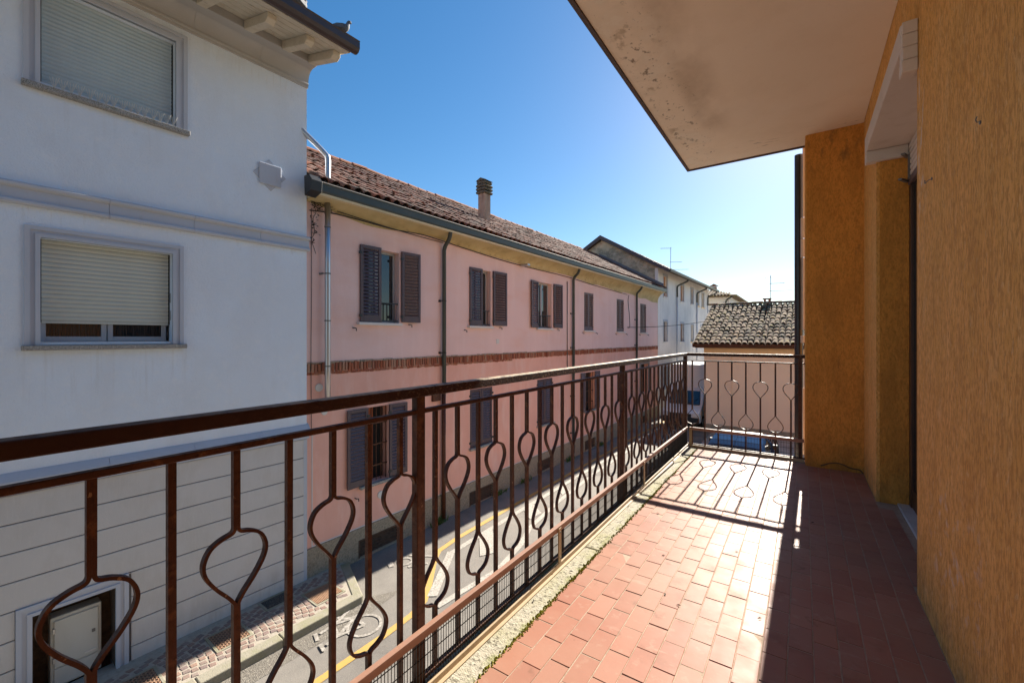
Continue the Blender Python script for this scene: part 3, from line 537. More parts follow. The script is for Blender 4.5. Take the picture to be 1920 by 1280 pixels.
# ------------------------------------------------------------------ pink house
PH = empty('pink_house', 'long pink plastered house with plum shutters and tiled roof', 'house', (PP[0], PP[1], 0), -A_P)
UA, UB = -1.95, 17.36
up = [(-.88, .045, 4.555, 6.02), (2.25, 3.10, 4.555, 6.02), (5.42, 6.28, 4.555, 6.0), (8.62, 9.43, 4.53, 5.95), (11.72, 12.55, 4.52, 5.93), (14.64, 15.52, 4.50, 5.92)]
lo = [(-.74, -.22, 1.40, 2.88), (2.27, 3.17, 1.46, 2.94), (5.40, 6.32, 1.50, 2.94), (8.66, 9.52, 1.50, 2.94), (14.7, 15.8, 1.50, 2.95)]
cel = [(-.91, -.01, .045, .345), (2.25, 3.14, .02, .335), (5.40, 6.28, .04, .36), (8.66, 9.5, .04, .37), (14.8, 15.6, .04, .37)]
w = MB(); holes_wall(w, UA, UB, 3.80, 6.7, up, loc3, .2); w.build('upper_wall', M['pink_up'], PH)
w = MB(); holes_wall(w, UA, UB, .60, 3.66, lo, loc3, .2); w.quad((-.012, UA, 3.66), (-.012, UB, 3.66), (-.012, UB, 3.80), (-.012, UA, 3.80)); w.build('lower_wall', M['pink_low'], PH)
w = MB(); holes_wall(w, UA, UB, 0, .60, cel, lambda o, u, z: (o + .025, u, z), .25); w.quad((.025, UA, .6), (.025, UB, .6), (-.02, UB, .6), (-.02, UA, .6)); w.build('plinth', M['plinth'], PH)
MB().box(-9, -.35, UA, UB, 0, 6.8).build('body', M['pink_low'], PH)
w = MB().box(-.01, .008, -1.835, UB, .605, .625); w.box(-.01, .008, -1.855, -1.835, .605, 2.6); w.build('white_border', M['white_line'], PH)
# soldier brick band
bm_ = []
for s_ in range(3):
    rr = random.Random(20 + s_); b = MB(); b.box(-.03, .014 + .007 * s_, -.0255, .0255, 0, .158); bm_.append(b.mesh('brick', M['brick'], bevel=.005))
MB().box(-.06, -.006, UA, UB, 3.655, 3.805).build('mortar_bed', M['mortar'], PH)
u = UA + .04; nb = 0
while u < UB - .04 and nb < 300:
    put('brick', rnd.choice(bm_), PH, (rnd.uniform(-.008, .006), u, 3.642 + rnd.uniform(-.012, .010)), (rnd.uniform(-.05, .05), 0, 0), (1, rnd.uniform(.86, 1.02), rnd.uniform(.93, 1.04))); u += .0655; nb += 1
b = MB(); rr = random.Random(3); u = UA
while u < UB:
    l_ = rr.uniform(.05, .3); b.box(-.02, .014, u, u + l_ * .92, 3.800 + rr.uniform(0, .01), 3.815 + rr.uniform(0, .018)); u += l_
b.build('mortar_ledge', M['mortar'], PH, kind='stuff')
b = MB(); u = UA
while u < 4:
    l_ = rr.uniform(.04, .12); b.box(-.02, .010, u, u + l_ * .9, 3.600 + rr.uniform(-.015, .008), 3.640); u += l_
b.build('brick_ends', M['brick'], PH, kind='stuff')

def shutter(u0, u1, z0, z1, out, m, louvres=True, hinge_left=True, parent=PH, tilt=1):
    """one louvred leaf between u0 and u1, lying in the plane at out (list of 2: out at u0 and u1)"""
    oa, ob = out; st = .062; th = .034
    def P(d, u, z):
        k = (u - u0) / (u1 - u0); return (oa + (ob - oa) * k + d, u, z)
    b = MB()
    def bx(ua, ub, za, zb, d0=0, d1=th):
        vs = [P(d0, ua, za), P(d1, ua, za), P(d1, ub, za), P(d0, ub, za), P(d0, ua, zb), P(d1, ua, zb), P(d1, ub, zb), P(d0, ub, zb)]
        b.add(vs, [(0, 3, 2, 1), (4, 5, 6, 7), (0, 1, 5, 4), (1, 2, 6, 5), (2, 3, 7, 6), (3, 0, 4, 7)])
    bx(u0, u0 + st, z0, z1); bx(u1 - st, u1, z0, z1); bx(u0 + st, u1 - st, z1 - st, z1); bx(u0 + st, u1 - st, z0, z0 + .13)
    o = b.build('shutter', m, parent, bevel=.003)
    za, zb = z0 + .13, z1 - st; n = int((zb - za) / .066); h = (zb - za) / n
    d0, d1 = (.004, th - .004) if tilt > 0 else (th - .004, .004)
    sl = MB().add([P(d1, u0 + st, -h * .36), P(d1, u1 - st, -h * .36), P(d0, u1 - st, h * .40), P(d0, u0 + st, h * .40), P(d1 - .007, u0 + st, -h * .36 - .004), P(d1 - .007, u1 - st, -h * .36 - .004), P(d0 - .007, u1 - st, h * .4 - .004), P(d0 - .007, u0 + st, h * .4 - .004)],
                  [(0, 1, 2, 3), (7, 6, 5, 4), (0, 4, 5, 1), (1, 5, 6, 2), (2, 6, 7, 3), (3, 7, 4, 0)])
    if louvres:
        me = sl.mesh('louvre', m)
        for i in range(n): put('louvre', me, o, (0, 0, za + (i + .5) * h))
    else:
        al = MB()
        for i in range(n): al.add([(x, y_, z_ + za + (i + .5) * h) for x, y_, z_ in sl.v], sl.f)
        al.build('louvres', m, o, kind='stuff')
    hu = u0 if hinge_left else u1
    hb = MB()
    for z_ in (z0 + .12, z1 - .16): hb.box(P(th, hu, 0)[0] - .006, P(th, hu, 0)[0] + .010, hu - .035, hu + .035, z_ - .025, z_ + .025)
    hb.build('hinges', M['plastic'], o)
    return o
def sill(u0, u1, z, m='white_line'): MB().box(-.2, .085, u0, u1, z - .055, z).build('window_sill', M[m], PH, bevel=.005)
def window(h, guard=True, curtain=True):
    a, b_, c, d = h; f = MB(); e = -.14
    f.box(e - .05, e, a, a + .05, c, d).box(e - .05, e, b_ - .05, b_, c, d).box(e - .05, e, a + .05, b_ - .05, d - .05, d).box(e - .05, e, a + .05, b_ - .05, c, c + .06)
    mid = (a + b_) / 2; f.box(e - .05, e + .004, mid - .04, mid + .04, c + .06, d - .05)
    o = f.build('window', M['window_white'], PH, bevel=.003)
    for p, q in ((a + .05, mid - .04), (mid + .04, b_ - .05)): MB().box(e - .03, e - .024, p, q, c + .06, d - .05).build('pane', M['glass'], o)
    if curtain: MB().quad((e - .05, a, c), (e - .05, b_, c), (e - .05, b_, d), (e - .05, a, d)).build('curtain', M['curtain'], o)
    if guard:
        g = MB(); g.beam((-.05, a, c + .40), (-.05, b_, c + .40), .03, .02); g.beam((-.05, a, c + .04), (-.05, b_, c + .04), .02, .02)
        k = int((b_ - a) / .085)
        for i in range(1, k): uu = a + (b_ - a) * i / k; g.tube([(-.05, uu, c + .04), (-.05, uu, c + .40)], .008, 6)
        g.build('window_guard', M['plastic'], o)
    return o
for i, h in enumerate(up[:3]): window(h)
for h in up[3:] + lo: MB().quad((-.2, h[0], h[2]), (-.2, h[1], h[2]), (-.2, h[1], h[3]), (-.2, h[0], h[3])).build('dark_opening', M['dark'], PH)
for i, h in enumerate(up): sill(h[0] - .08, h[1] + .03, h[2] - .004)
S, SG = M['shutter'], M['shutter_grey']
shutter(-.90, -.44, 4.56, 6.045, (.004, .030), S, True, True); shutter(.085, .56, 4.575, 6.06, (.02, .06), S, True, True, tilt=-1)
shutter(2.24, 2.70, 4.56, 6.03, (.004, .03), S, True, True); shutter(3.17, 3.72, 4.575, 6.04, (.02, .06), S, True, True, tilt=-1)
shutter(4.98, 5.42, 4.56, 6.0, (.05, .01), S, True, False); shutter(6.36, 6.86, 4.575, 6.02, (.02, .06), S, True, True, tilt=-1)
for h in up[3:]:
    m_ = (h[0] + h[1]) / 2; shutter(h[0] + .004, m_ - .004, h[2] + .01, h[3] - .004, (-.05, -.05), SG, False, True, tilt=-1); shutter(m_ + .004, h[1] - .004, h[2] + .01, h[3] - .004, (-.05, -.05), SG, False, False, tilt=-1)
shutter(-1.19, -.73, 1.41, 2.885, (.03, .012), S, True, False); shutter(-.225, .22, 1.41, 2.885, (.012, .03), S, True, True)
sill(-.92, .04, 1.398, 'granite')
for h in lo[1:3]:
    m_ = (h[0] + h[1]) / 2; shutter(h[0] + .004, m_ - .004, h[2] + .01, h[3] - .004, (-.03, -.03), S, True, True); shutter(m_ + .004, h[1] - .004, h[2] + .01, h[3] - .004, (-.03, -.03), S, True, False); sill(h[0] - .05, h[1] + .05, h[2], 'granite')
h = lo[3]; shutter(8.30, 8.68, 1.50, 2.95, (.03, .01), SG, False, False); shutter(9.50, 9.90, 1.50, 2.95, (.01, .03), SG, False, True); sill(8.6, 9.6, 1.5, 'granite')
f = MB().box(-.1, .03, 14.55, 14.7, 1.4, 3.05).box(-.1, .03, 15.8, 15.95, 1.4, 3.05).box(-.1, .03, 14.7, 15.8, 2.95, 3.05).build('window_surround', M['blind_grey'], PH)
# grilles and curtains of the ground floor
for h in (lo[0], lo[3]):
    g = MB(); k = 4
    for i in range(k + 1): uu = h[0] + .03 + (h[1] - h[0] - .06) * i / k; g.tube([(-.06, uu, h[2]), (-.06, uu, h[3])], .009, 6)
    for z_ in (h[2] + .3, h[2] + .72, h[2] + 1.14): g.beam((-.06, h[0], z_), (-.06, h[1], z_), .012, .025)
    g.build('window_grille', M['rail'], PH)
    MB().box(-.19, -.17, h[0] + .02, h[0] + (h[1] - h[0]) * .5, h[2], h[3]).build('curtain', M['curtain_rust'], PH)
# cellar grates
for h in cel:
    MB().quad((-.2, h[0], h[2]), (-.2, h[1], h[2]), (-.2, h[1], h[3]), (-.2, h[0], h[3])).build('dark_opening', M['dark'], PH)
    g = MB().box(-.01, .032, h[0] - .03, h[0], h[2] - .01, h[3] + .03).box(-.01, .032, h[1], h[1] + .03, h[2] - .01, h[3] + .03).box(-.01, .032, h[0], h[1], h[3], h[3] + .03)
    for i in range(5): z_ = h[2] + (i + .5) * (h[3] - h[2]) / 5; g.add([(-.03, h[0], z_ + .02), (.02, h[0], z_ - .012), (.02, h[1], z_ - .012), (-.03, h[1], z_ + .02), (-.03, h[0], z_ + .012), (.02, h[0], z_ - .02), (.02, h[1], z_ - .02), (-.03, h[1], z_ + .012)], [(0, 1, 2, 3), (7, 6, 5, 4), (1, 5, 6, 2), (0, 3, 7, 4)])
    g.build('cellar_grate', M['niche'], PH)
# painted cove with a wavering lower edge
cv = [(-1.95, 6.60), (-1.6, 6.56), (-1.17, 6.49), (-.75, 6.44), (-.3, 6.45), (.2, 6.51), (.8, 6.55), (1.3, 6.53), (2.0, 6.47), (2.7, 6.45), (3.6, 6.42), (4.4, 6.40), (5.6, 6.38), (7.2, 6.42), (8.4, 6.36), (9.2, 6.30), (9.8, 6.33), (11.2, 6.27), (12.0, 6.22), (12.6, 6.28), (13.8, 6.24), (14.6, 6.16), (15.4, 6.20), (16.4, 6.10), (17.36, 6.12)]
b = MB(); n8 = 8; o = len(b.v)
for u, z in [(p.x, p.y) for p in catmull([(a, c_, 0) for a, c_ in cv], 3)]:
    for k in range(n8 + 1):
        q = k / n8; b.v.append((.008 + .30 * q ** 2.4, u, z + (6.64 - z) * q ** .8))
nn = len(b.v) // (n8 + 1)
for i in range(nn - 1):
    for k in range(n8): p0 = i * (n8 + 1) + k; b.f.append((p0, p0 + 1, p0 + n8 + 2, p0 + n8 + 1))
b.build('eave_cove', M['cove_ochre'], PH, smooth=True)
MB().box(-.02, .40, UA, UB, 6.641, 6.70).build('eave_soffit', M['eave_paint'], PH)
gp = [(.285, 6.85), (.285, 6.70), (.30, 6.655), (.34, 6.64), (.385, 6.655), (.42, 6.71), (.425, 6.82), (.44, 6.835), (.44, 6.85), (.41, 6.85), (.405, 6.73), (.37, 6.675), (.31, 6.68), (.30, 6.85)]
MB().ext(gp, lambda p, q, t: (p, t, q), (-1.98, 17.62)).build('gutter', M['gutter_slate'], PH)
MB().tube([(.432, -1.98, 6.847), (.432, 17.62, 6.847)], .010, 6).build('gutter_rim', M['blind_grey'], PH)
MB().ext([(.27, 6.60), (.47, 6.66), (.49, 6.83), (.40, 6.93), (.25, 6.93)], lambda p, q, t: (p, t, q), (-2.12, -1.93)).build('gutter_end_box', M['plastic'], PH, bevel=.006)
# downpipes
def downpipe(u, zb, kink=.0):
    p = catmull([(.345, u - .06, 6.66), (.34, u - .06, 6.60), (.27, u - .03, 6.50), (.13, u, 6.38), (.085, u, 6.28)], 4) + [Vector((.085, u, zb))]
    o = MB().tube(p, .047, 10).build('downpipe', M['gutter_slate' if zb > 1 else 'gutter_slate'], PH, smooth=True)
    for z_ in (5.1, 3.9, 2.2, .9):
        if z_ < zb + .05: continue
        c_ = MB(); c_.tube([(.085, u, z_ - .015), (.085, u, z_ + .015)], .053, 10); c_.beam((0, u - .075, z_), (.03, u - .075, z_), .05, .05); c_.beam((.03, u - .08, z_), (.07, u - .04, z_), .02, .02)
        c_.build('clamp', M['dark_metal'], o)
for u, zb in ((1.28, 2.95), (7.63, .2), (13.95, .2)): downpipe(u, zb)
MB().tube([(.08, 1.27, 2.95), (.08, 1.27, .05)], .05, 10).build('downpipe', M['rail'], PH, smooth=True)
MB().box(0, .06, .96, 1.20, 2.80, 3.05).build('junction_box', M['rail'], PH, bevel=.004)
# stainless flue: down the wall, through the eave, kinked above the roof
p = catmull([(.13, -1.63, 3.0), (.13, -1.63, 4.5), (.13, -1.63, 6.66)], 2)
fl = MB().tube(p, .048, 14).build('flue_pipe', M['steel'], PH, smooth=True)
p = [(.22, -1.68, 6.72)] + [tuple(q) for q in catmull([(.22, -1.68, 7.1), (.22, -1.68, 7.36), (.20, -1.715, 7.44), (.12, -1.86, 7.60), (-.05, -2.12, 7.88), (-.28, -2.45, 8.2)], 4)]
MB().tube(p, .046, 14).build('upper_flue', M['steel'], fl, smooth=True)
for z_ in (6.2, 5.38, 4.55, 3.75):
    c_ = MB(); c_.tube([(.13, -1.63, z_ - .012), (.13, -1.63, z_ + .012)], .054, 12)
    if 5 < z_ < 6: c_.tube([(0, -1.70, z_), (.10, -1.70, z_)], .02, 8)
    c_.build('clamp', M['steel_dark'], fl)
for u, z, r_ in ((-1.72, 3.37, .07), (-1.62, 2.93, .06), (-.42, 1.10, .075)): MB().tube([(-.01, u, z), (.018, u, z)], r_, 16).build('wall_cap', M['cap_white'], PH, bevel=.003)
MB().box(-.01, .012, 3.34, 3.46, 4.09, 4.21).build('wall_vent', M['cap_white'], PH, bevel=.003)
MB().box(-.005, .012, 1.14, 1.34, 3.66, 3.86).build('patch_plate', M['cap_white'], PH) if False else None
lp = MB().box(.05, .30, 4.42, 4.56, 6.34, 6.40).build('eave_lamp', M['alu'], PH, bevel=.01); MB().box(0, .06, 4.45, 4.53, 6.36, 6.39).build('bracket', M['steel_dark'], lp)
# shutter holdbacks
for u, z in ((-1.05, 4.44), (-1.0 + .0, 1.2), (2.05, 4.44), (.30, 4.53), (3.48, 4.53), (8.45, 4.44), (9.62, 4.44), (11.55, 4.42), (12.75, 4.42), (14.45, 4.4), (15.7, 4.4), (6.62, 4.53)):
    MB().tube([(0, u, z), (.05, u, z), (.06, u + .04, z - .01), (.05, u + .05, z - .06)], .010, 5).build('shutter_catch', M['plastic'], PH)
# cables along the eave
cb = MB()
cb.tube(catmull([(.03, -1.9, 6.45), (.02, -1.5, 6.5), (.03, -.9, 6.50), (.05, -.1, 6.48), (.05, .6, 6.52), (.04, 1.25, 6.50), (.03, 2.4, 6.44), (.02, 4.3, 6.37), (.02, 7.2, 6.36), (.02, 9.5, 6.28), (.02, 12.9, 6.2)], 5), .011, 6)
cb.tube(catmull([(.05, -1.4, 6.55), (.07, -.6, 6.50), (.05, .4, 6.47), (.03, 1.3, 6.46)], 5), .008, 6)
cb.tube(catmull([(.02, 13.1, 6.2), (.02, 13.0, 5.9), (.02, 13.15, 5.3), (.02, 13.2, 4.75), (.02, 12.9, 4.72)], 5), .011, 6)
cb.tube(catmull([(.015, -1.86, 6.5), (.015, -1.86, 5), (.015, -1.87, 3.9), (.015, -1.86, 2.6)], 3), .005, 6)
cb.tube([(.015, 7.3, 6.2), (.015, 7.3, 3.2)], .014, 6)
cb.build('cables', M['plastic'], PH, smooth=True)
# roof deck, tiles
RZ0, RO0, SL = 6.88, .36, .552
rz = lambda o: RZ0 + (RO0 - o) * SL
RID = -3.62
w = MB(); w.ext([(RO0 - .02, rz(RO0 - .02) - .03), (RID, rz(RID) - .03), (RID - 4.4, rz(RID) - .03 - 4.4 * SL), (RID - 4.4, 6.5), (RO0 - .1, 6.72)], lambda p, q, t: (p, t, q), (UA, UB)); w.build('roof_deck', M['deck'], PH)
def coppo(r0, r1, L, m, th=.014, n=6):
    b = MB(); vs = []
    for x, r_ in ((0, r0), (L, r1)):
        for rad in (r_, r_ - th):
            for k in range(n + 1):
                a = math.pi * k / n; vs.append((-x, rad * math.cos(a), rad * math.sin(a) * .82))
    k1 = n + 1; fs = []
    for k in range(n):
        fs += [(k, k + 1, 2 * k1 + k + 1, 2 * k1 + k), (k1 + k, 3 * k1 + k, 3 * k1 + k + 1, k1 + k + 1), (k, k1 + k, k1 + k + 1, k + 1)]
    b.add(vs, fs); return b
cop = coppo(.094, .074, .44, None); cop_me = cop.mesh('roof_tile', M['terracotta'], smooth=False)
pan_me = None
pit = math.atan(SL); du, dl = .212, .345
rows = int((RO0 - RID) / math.cos(pit) / dl); cols = int((UB - UA) / du)
rr = random.Random(11); st_ = MB(); tile_rot = Matrix.Rotation(0, 3, 'Z'); cnt = 0
cells = sorted([(c_, r_) for c_ in range(cols + 1) for r_ in range(rows + 1)], key=lambda q: q[0] * 1.0 + q[1] * .25)
for c_, r_ in cells:
    d = r_ * dl; jit = .35 if r_ == 0 else 1
    o = RO0 + .03 - d * math.cos(pit); z = RZ0 - .01 + d * math.sin(pit) + .012 + rr.uniform(-.006, .012)
    u = UA + .1 + c_ * du + rr.uniform(-.012, .012) + .03 * math.sin(r_ * 1.7 + c_ * .15)
    if o < RID + .1: continue
    ry = pit - .02 + rr.uniform(-.04, .04); rzv = rr.uniform(-.09, .09) * (2.0 if r_ == 0 else 1); rx = rr.uniform(-.06, .06)
    if cnt < 300:
        put('roof_tile', cop_me, PH, (o, u, z), (rx, ry, rzv), (1, 1, rr.uniform(.9, 1.15))); cnt += 1
    else:
        mtx = Matrix.Translation((o, u, z)) @ Matrix.Rotation(rzv, 4, 'Z') @ Matrix.Rotation(ry, 4, 'Y') @ Matrix.Rotation(rx, 4, 'X')
        st_.add([mtx @ Vector(p) for p in cop.v], cop.f)
me = st_.mesh('far_roof_tiles', M['terracotta']); put('far_roof_tiles', me, PH, kind='stuff')
rid_me = coppo(.115, .105, .46, None).mesh('ridge_tile', M['ridge'])
u = UA + .05
while u < UB - .3:
    put('ridge_tile', rid_me, PH, (RID, u, rz(RID) + .035 + rr.uniform(-.012, .018)), (0, rr.uniform(-.03, .03), R(90 + 180) + rr.uniform(-.03, .03))); u += .40
# the eave: broken tile ends and dirt lying in the gutter
db = MB(); rr = random.Random(5)
for _ in range(420):
    u = rr.uniform(UA, 12); q = rr.uniform(.015, .05); o = RO0 + rr.uniform(-.10, .04); z = 6.85 + rr.uniform(0, .03) + (RO0 - o) * .3
    a = [rr.uniform(.6, 1.2) for _ in range(5)]
    db.add([(o + q * a[i] * math.cos(i * 1.257), u + q * 1.4 * a[i] * math.sin(i * 1.257), z) for i in range(5)] + [(o, u, z + q * .9)], [(i, (i + 1) % 5, 5) for i in range(5)])
db.build('gutter_debris', M['deck'], PH, kind='stuff')
# chimney
ch = MB().box(-1.78, -1.50, 4.65, 4.95, 7.6, 8.86).build('chimney', M['chimney'], PH, bevel=.01)
for i in range(4):
    z = 8.86 + i * .105; e = .045 if i < 3 else .03
    cp = MB(); cp.ext([(-e, 0), (-e - .02, .05), (-e + .03, .085), (.28 + e - .03, .085), (.28 + e + .02, .05), (.28 + e, 0)], lambda p, q, t: (-1.78 + p, t, z + q), (4.65 - e, 4.95 + e)); cp.build('cap_course', M['chimney_cap'], ch, bevel=.008)
    MB().box(-1.74, -1.54, 4.69, 4.91, z + .07, z + .11).build('cap_core', M['dark'], ch)
MB().ext([(-.06, 0), (.14, .09), (.34, 0)], lambda p, q, t: (-1.78 + p, t, 9.27 + q), (4.60, 5.0)).build('cap_top', M['chimney_cap'], ch)
MB().box(-1.60, -1.44, 4.75, 5.02, 7.78, 7.92).build('flashing', M['lead'], ch, bevel=.01)

# dry creeper in the corner between the houses, weeds along the wall
tw = MB(); rr = random.Random(9)
def on_p(o, u, z): return (PP[0] + math.cos(A_P) * o + math.sin(A_P) * u, PP[1] - math.sin(A_P) * o + math.cos(A_P) * u, z)
main = [on_p(.05 + .03 * math.sin(i), -1.84 + .03 * math.sin(i * 2.1), 6.55 - i * .12) for i in range(8)]
tw.tube(catmull(main, 3), .005, 5)
for _ in range(70):
    q = Vector(rr.choice(main[:6])) + Vector((rr.uniform(-.02, .04), rr.uniform(-.05, .08), rr.uniform(-.06, .06))); s_ = rr.uniform(.012, .035)
    d = Vector((rr.uniform(-1, 1), rr.uniform(-1, 1), rr.uniform(-1, 1))).normalized() * s_; e = d.cross(Vector((rr.random(), rr.random(), rr.random()))).normalized() * s_ * .6
    tw.add([q - d, q + e, q + d, q - e], [(0, 1, 2, 3)])
for _ in range(40):
    q = Vector(on_p(.06, -1.85 + rr.uniform(0, .35), 6.55 + rr.uniform(-.05, .06))); tw.tube([q, q + Vector((rr.uniform(-.03, .05), rr.uniform(-.1, .1), rr.uniform(-.08, .05)))], .004, 4)
o = tw.build('dry_creeper', M['twig']); o['label'] = 'withered dark creeper in the corner between white and pink houses'; o['category'] = 'creeper'
wd = MB(); rr = random.Random(4)
for uc, k in ((1.1, 60), (3.4, 40), (4.6, 50), (7.4, 60), (9.9, 40), (12, 40)):
    for _ in range(k):
        q = Vector(on_p(.06 + rr.uniform(0, .10), uc + rr.gauss(0, .12), .0)); hgt = rr.uniform(.03, .13); d = Vector((rr.uniform(-.05, .06), rr.uniform(-.05, .05), hgt)); s_ = Vector((rr.uniform(-.015, .015), rr.uniform(.006, .018), 0))
        wd.add([q - s_, q + s_, q + d + s_ * .8, q + d * 1.25, q + d - s_ * .8], [(0, 1, 2, 3, 4)])
o = wd.build('weeds', M['weed'], kind='stuff'); o['label'] = 'small green weeds at the foot of the pink house'

# ------------------------------------------------------------------ far white house with the old gable
FW = empty('gabled_white_house', 'tall white house with a mouldy stone gable and brown verge', 'house', (PP[0], PP[1], 0), -A_P)
f0, f1 = 17.40, 29.6
fw_up = [(18.38, 19.08, 6.55, 7.72, 'blind_orange'), (21.89, 22.66, 6.52, 7.55, 'blind_orange'), (24.40, 25.13, 6.52, 7.55, 'blind_grey'), (26.2, 26.8, 6.52, 7.5, 'blind_cream'), (27.55, 28.36, 6.50, 7.52, 'blind_cream')]
fw_lo = [(18.38, 19.10, 4.03, 5.16, 'blind_grey'), (21.89, 22.66, 4.02, 5.14, 'blind_orange'), (24.5, 25.2, 4.0, 5.12, 'blind_cream'), (27.3, 28.0, 4.0, 5.1, 'blind_grey')]
fw_gr = [(18.4, 19.1, 1.4, 2.6, 'blind_grey'), (21.9, 22.6, 1.4, 2.6, 'blind_grey')]
hs = fw_up + fw_lo + fw_gr
w = MB(); holes_wall(w, f0, f1, 0, 8.06, [h[:4] for h in hs], loc3, .16); w.quad((0, f1, 0), (-6.6, f1, 0), (-6.6, f1, 8.06), (0, f1, 8.06)); w.build('wall', M['far_white'], FW)
pk = (-3.24, 9.92)
for ff in (f0, f1): MB().poly([(-.01, ff, 0), (-.01, ff, 8.06), (pk[0], ff, pk[1]), (-6.5, ff, 8.06), (-6.5, ff, 0)]).build('gable_wall', M['gable'], FW)
MB().box(-.16, .012, f0 - .01, f0 + .10, 6.7, 8.02).build('corner_post', M['far_white'], FW)
sl = (pk[1] - 8.06) / 3.24
w = MB(); ov = 1.0; zt = lambda o: 8.10 + (0 - o) * sl
w.ext([(.62, zt(.62) - .02), (.62, zt(.62) + .12), (pk[0], pk[1] + .22), (-7.1, zt(.62) + .12), (-7.1, zt(.62) - .02), (pk[0], pk[1] + .05)], lambda p, q, t: (p, t, q), (f0 - .22, f1 + .5)); w.build('roof', M['deck'], FW)
w = MB(); w.ext([(.64, zt(.62) - .06), (.64, zt(.62) + .15), (pk[0], pk[1] + .26), (-7.1, zt(.62) + .15), (-7.1, zt(.62) - .06), (pk[0], pk[1] + .03)], lambda p, q, t: (p, t, q), (f0 - .26, f0 - .18)); w.build('verge_board', M['verge'], FW)
MB().ext([(-.0, zt(0) - .05), (.60, zt(.60) - .045), (.60, zt(.60) - .025), (0, zt(0) - .02)], lambda p, q, t: (p, t, q), (f0 - .16, f1 + .4)).build('eave_soffit', M['eave_brown'], FW)
MB().ext([(.62, 7.86), (.62, 7.78), (.68, 7.73), (.74, 7.78), (.75, 7.87)], lambda p, q, t: (p, t, q), (f0 - .2, f1 + .5)).build('gutter', M['gutter_slate'], FW)
# lead flashing along the pink roof
MB().ext([(0, 0), (.0, .20), (.02, .20), (.025, 0)], lambda p, q, t: (t, f0 - .005 - p, rz(t) + .02 + q), (.3, -3.4)).build('flashing', M['lead'], FW)
for h in hs:
    a, b_, c, d, mt = h
    o = MB().quad((-.13, a, c), (-.13, b_, c), (-.13, b_, d), (-.13, a, d)).build('window', M[mt], FW)
    g = MB()
    for i in range(14): z_ = c + (i + .5) * (d - c) / 14; g.box(-.128, -.118, a, b_, z_ - .012, z_ + .022)
    g.build('blind_slats', M[mt], o)
    MB().box(-.03, .05, a - .10, b_ + .10, c - .08, c - .002).build('sill', M['cream_yellow'] if mt == 'blind_cream' else M['far_white'], o)
    fr = MB().box(-.03, .012, a - .10, a, c, d + .12).box(-.03, .012, b_, b_ + .10, c, d + .12).box(-.03, .012, a, b_, d, d + .12); fr.build('frame', M['stone_trim'], o)
for u in (20.9, 25.9, 29.35):
    MB().tube(catmull([(.66, u + .15, 7.74), (.60, u + .15, 7.62), (.30, u + .05, 7.48), (.10, u, 7.36), (.07, u, 7.2)], 4) + [Vector((.07, u, 6.7))], .05, 8).build('downpipe', M['gutter_slate'], FW, smooth=True)
    MB().tube([(.06, u, 6.7), (.06, u, .1)], .042, 8).build('downpipe', M['stone_trim'], FW, smooth=True)

def antenna(name, label, base, h, els, ang):
    o = empty(name, label, 'aerial', base, ang, 'television aerials on the roofs')
    MB().tube([(0, 0, -.3), (0, 0, h)], .017, 6).build('mast', M['alu'], o)
    for z, L, k, wdt, dirn in els:
        b = MB(); b.tube([(-.1 * L * dirn, 0, z), (L * dirn, 0, z)], .011, 5)
        for i in range(k): x = L * dirn * (i + .3) / k; b.tube([(x, -wdt, z), (x, wdt, z)], .007, 4)
        b.build('yagi', M['alu'], o)
    return o
def on_fw(o, u, z): return on_p(o, u, z)
antenna('rooftop_aerial', 'thin aerial mast on the gabled white house', on_fw(-.6, 21.9, 8.4), 1.55, [(1.50, -.65, 5, .16, 1), (.62, .7, 6, .12, 1), (.15, 1.1, 7, .10, 1)], R(30))

# ------------------------------------------------------------------ cream house with the lichen tiled roof
CH = empty('cream_house', 'low cream house with a lichen covered pantile roof', 'house', (-3.735, 21.0, 0), 0)
w = MB().box(0, 9, 0, 8.4, 0, 3.86); w.build('wall', M['cream_wall'], CH, bevel=.01)
MB().box(-.004, 9.004, -.012, .002, 3.50, 3.86).build('eave_band', M['cream_yellow'], CH)
w = MB().box(.001, 8.99, -.02, .0, 0.0, .35); w.build('skirting', M['plinth'], CH)
cs = .40; ce = 3.985; zr = lambda y: ce + (y + .45) * cs       # y from the wall
w = MB(); w.ext([(-.45, ce - .03), (4.55, zr(4.55) - .03), (9.2, zr(4.55) - .03 - 4.65 * cs), (9.2, ce - .4), (-.40, ce - .13)], lambda p, q, t: (t, p, q), (-.36, 9.2)); w.build('roof_deck', M['deck'], CH)
MB().ext([(-.50, ce - .10), (-.52, ce - .01), (-.44, ce - .01), (-.43, ce - .16), (-.49, ce - .16)], lambda p, q, t: (t, p, q), (-.40, 9.2)).build('eave_board', M['rail'], CH)
MB().box(-.30, 9.1, -.42, .0, ce - .19, ce - .16).build('eave_soffit', M['eave_brown'], CH)
MB().ext([(-.5, ce - .10), (4.55, zr(4.55) - .10), (4.55, zr(4.55) + .03), (-.5, ce + .03)], lambda p, q, t: (t, p, q), (-.40, -.36)).build('verge_mortar', M['joint'], CH)
tb = coppo(.100, .080, .46, None); tme = tb.mesh('roof_tile', M['lichen_tile'])
pit2 = math.atan(cs); du2, dl2 = .217, .385; rr = random.Random(21); far = MB(); cnt = 0
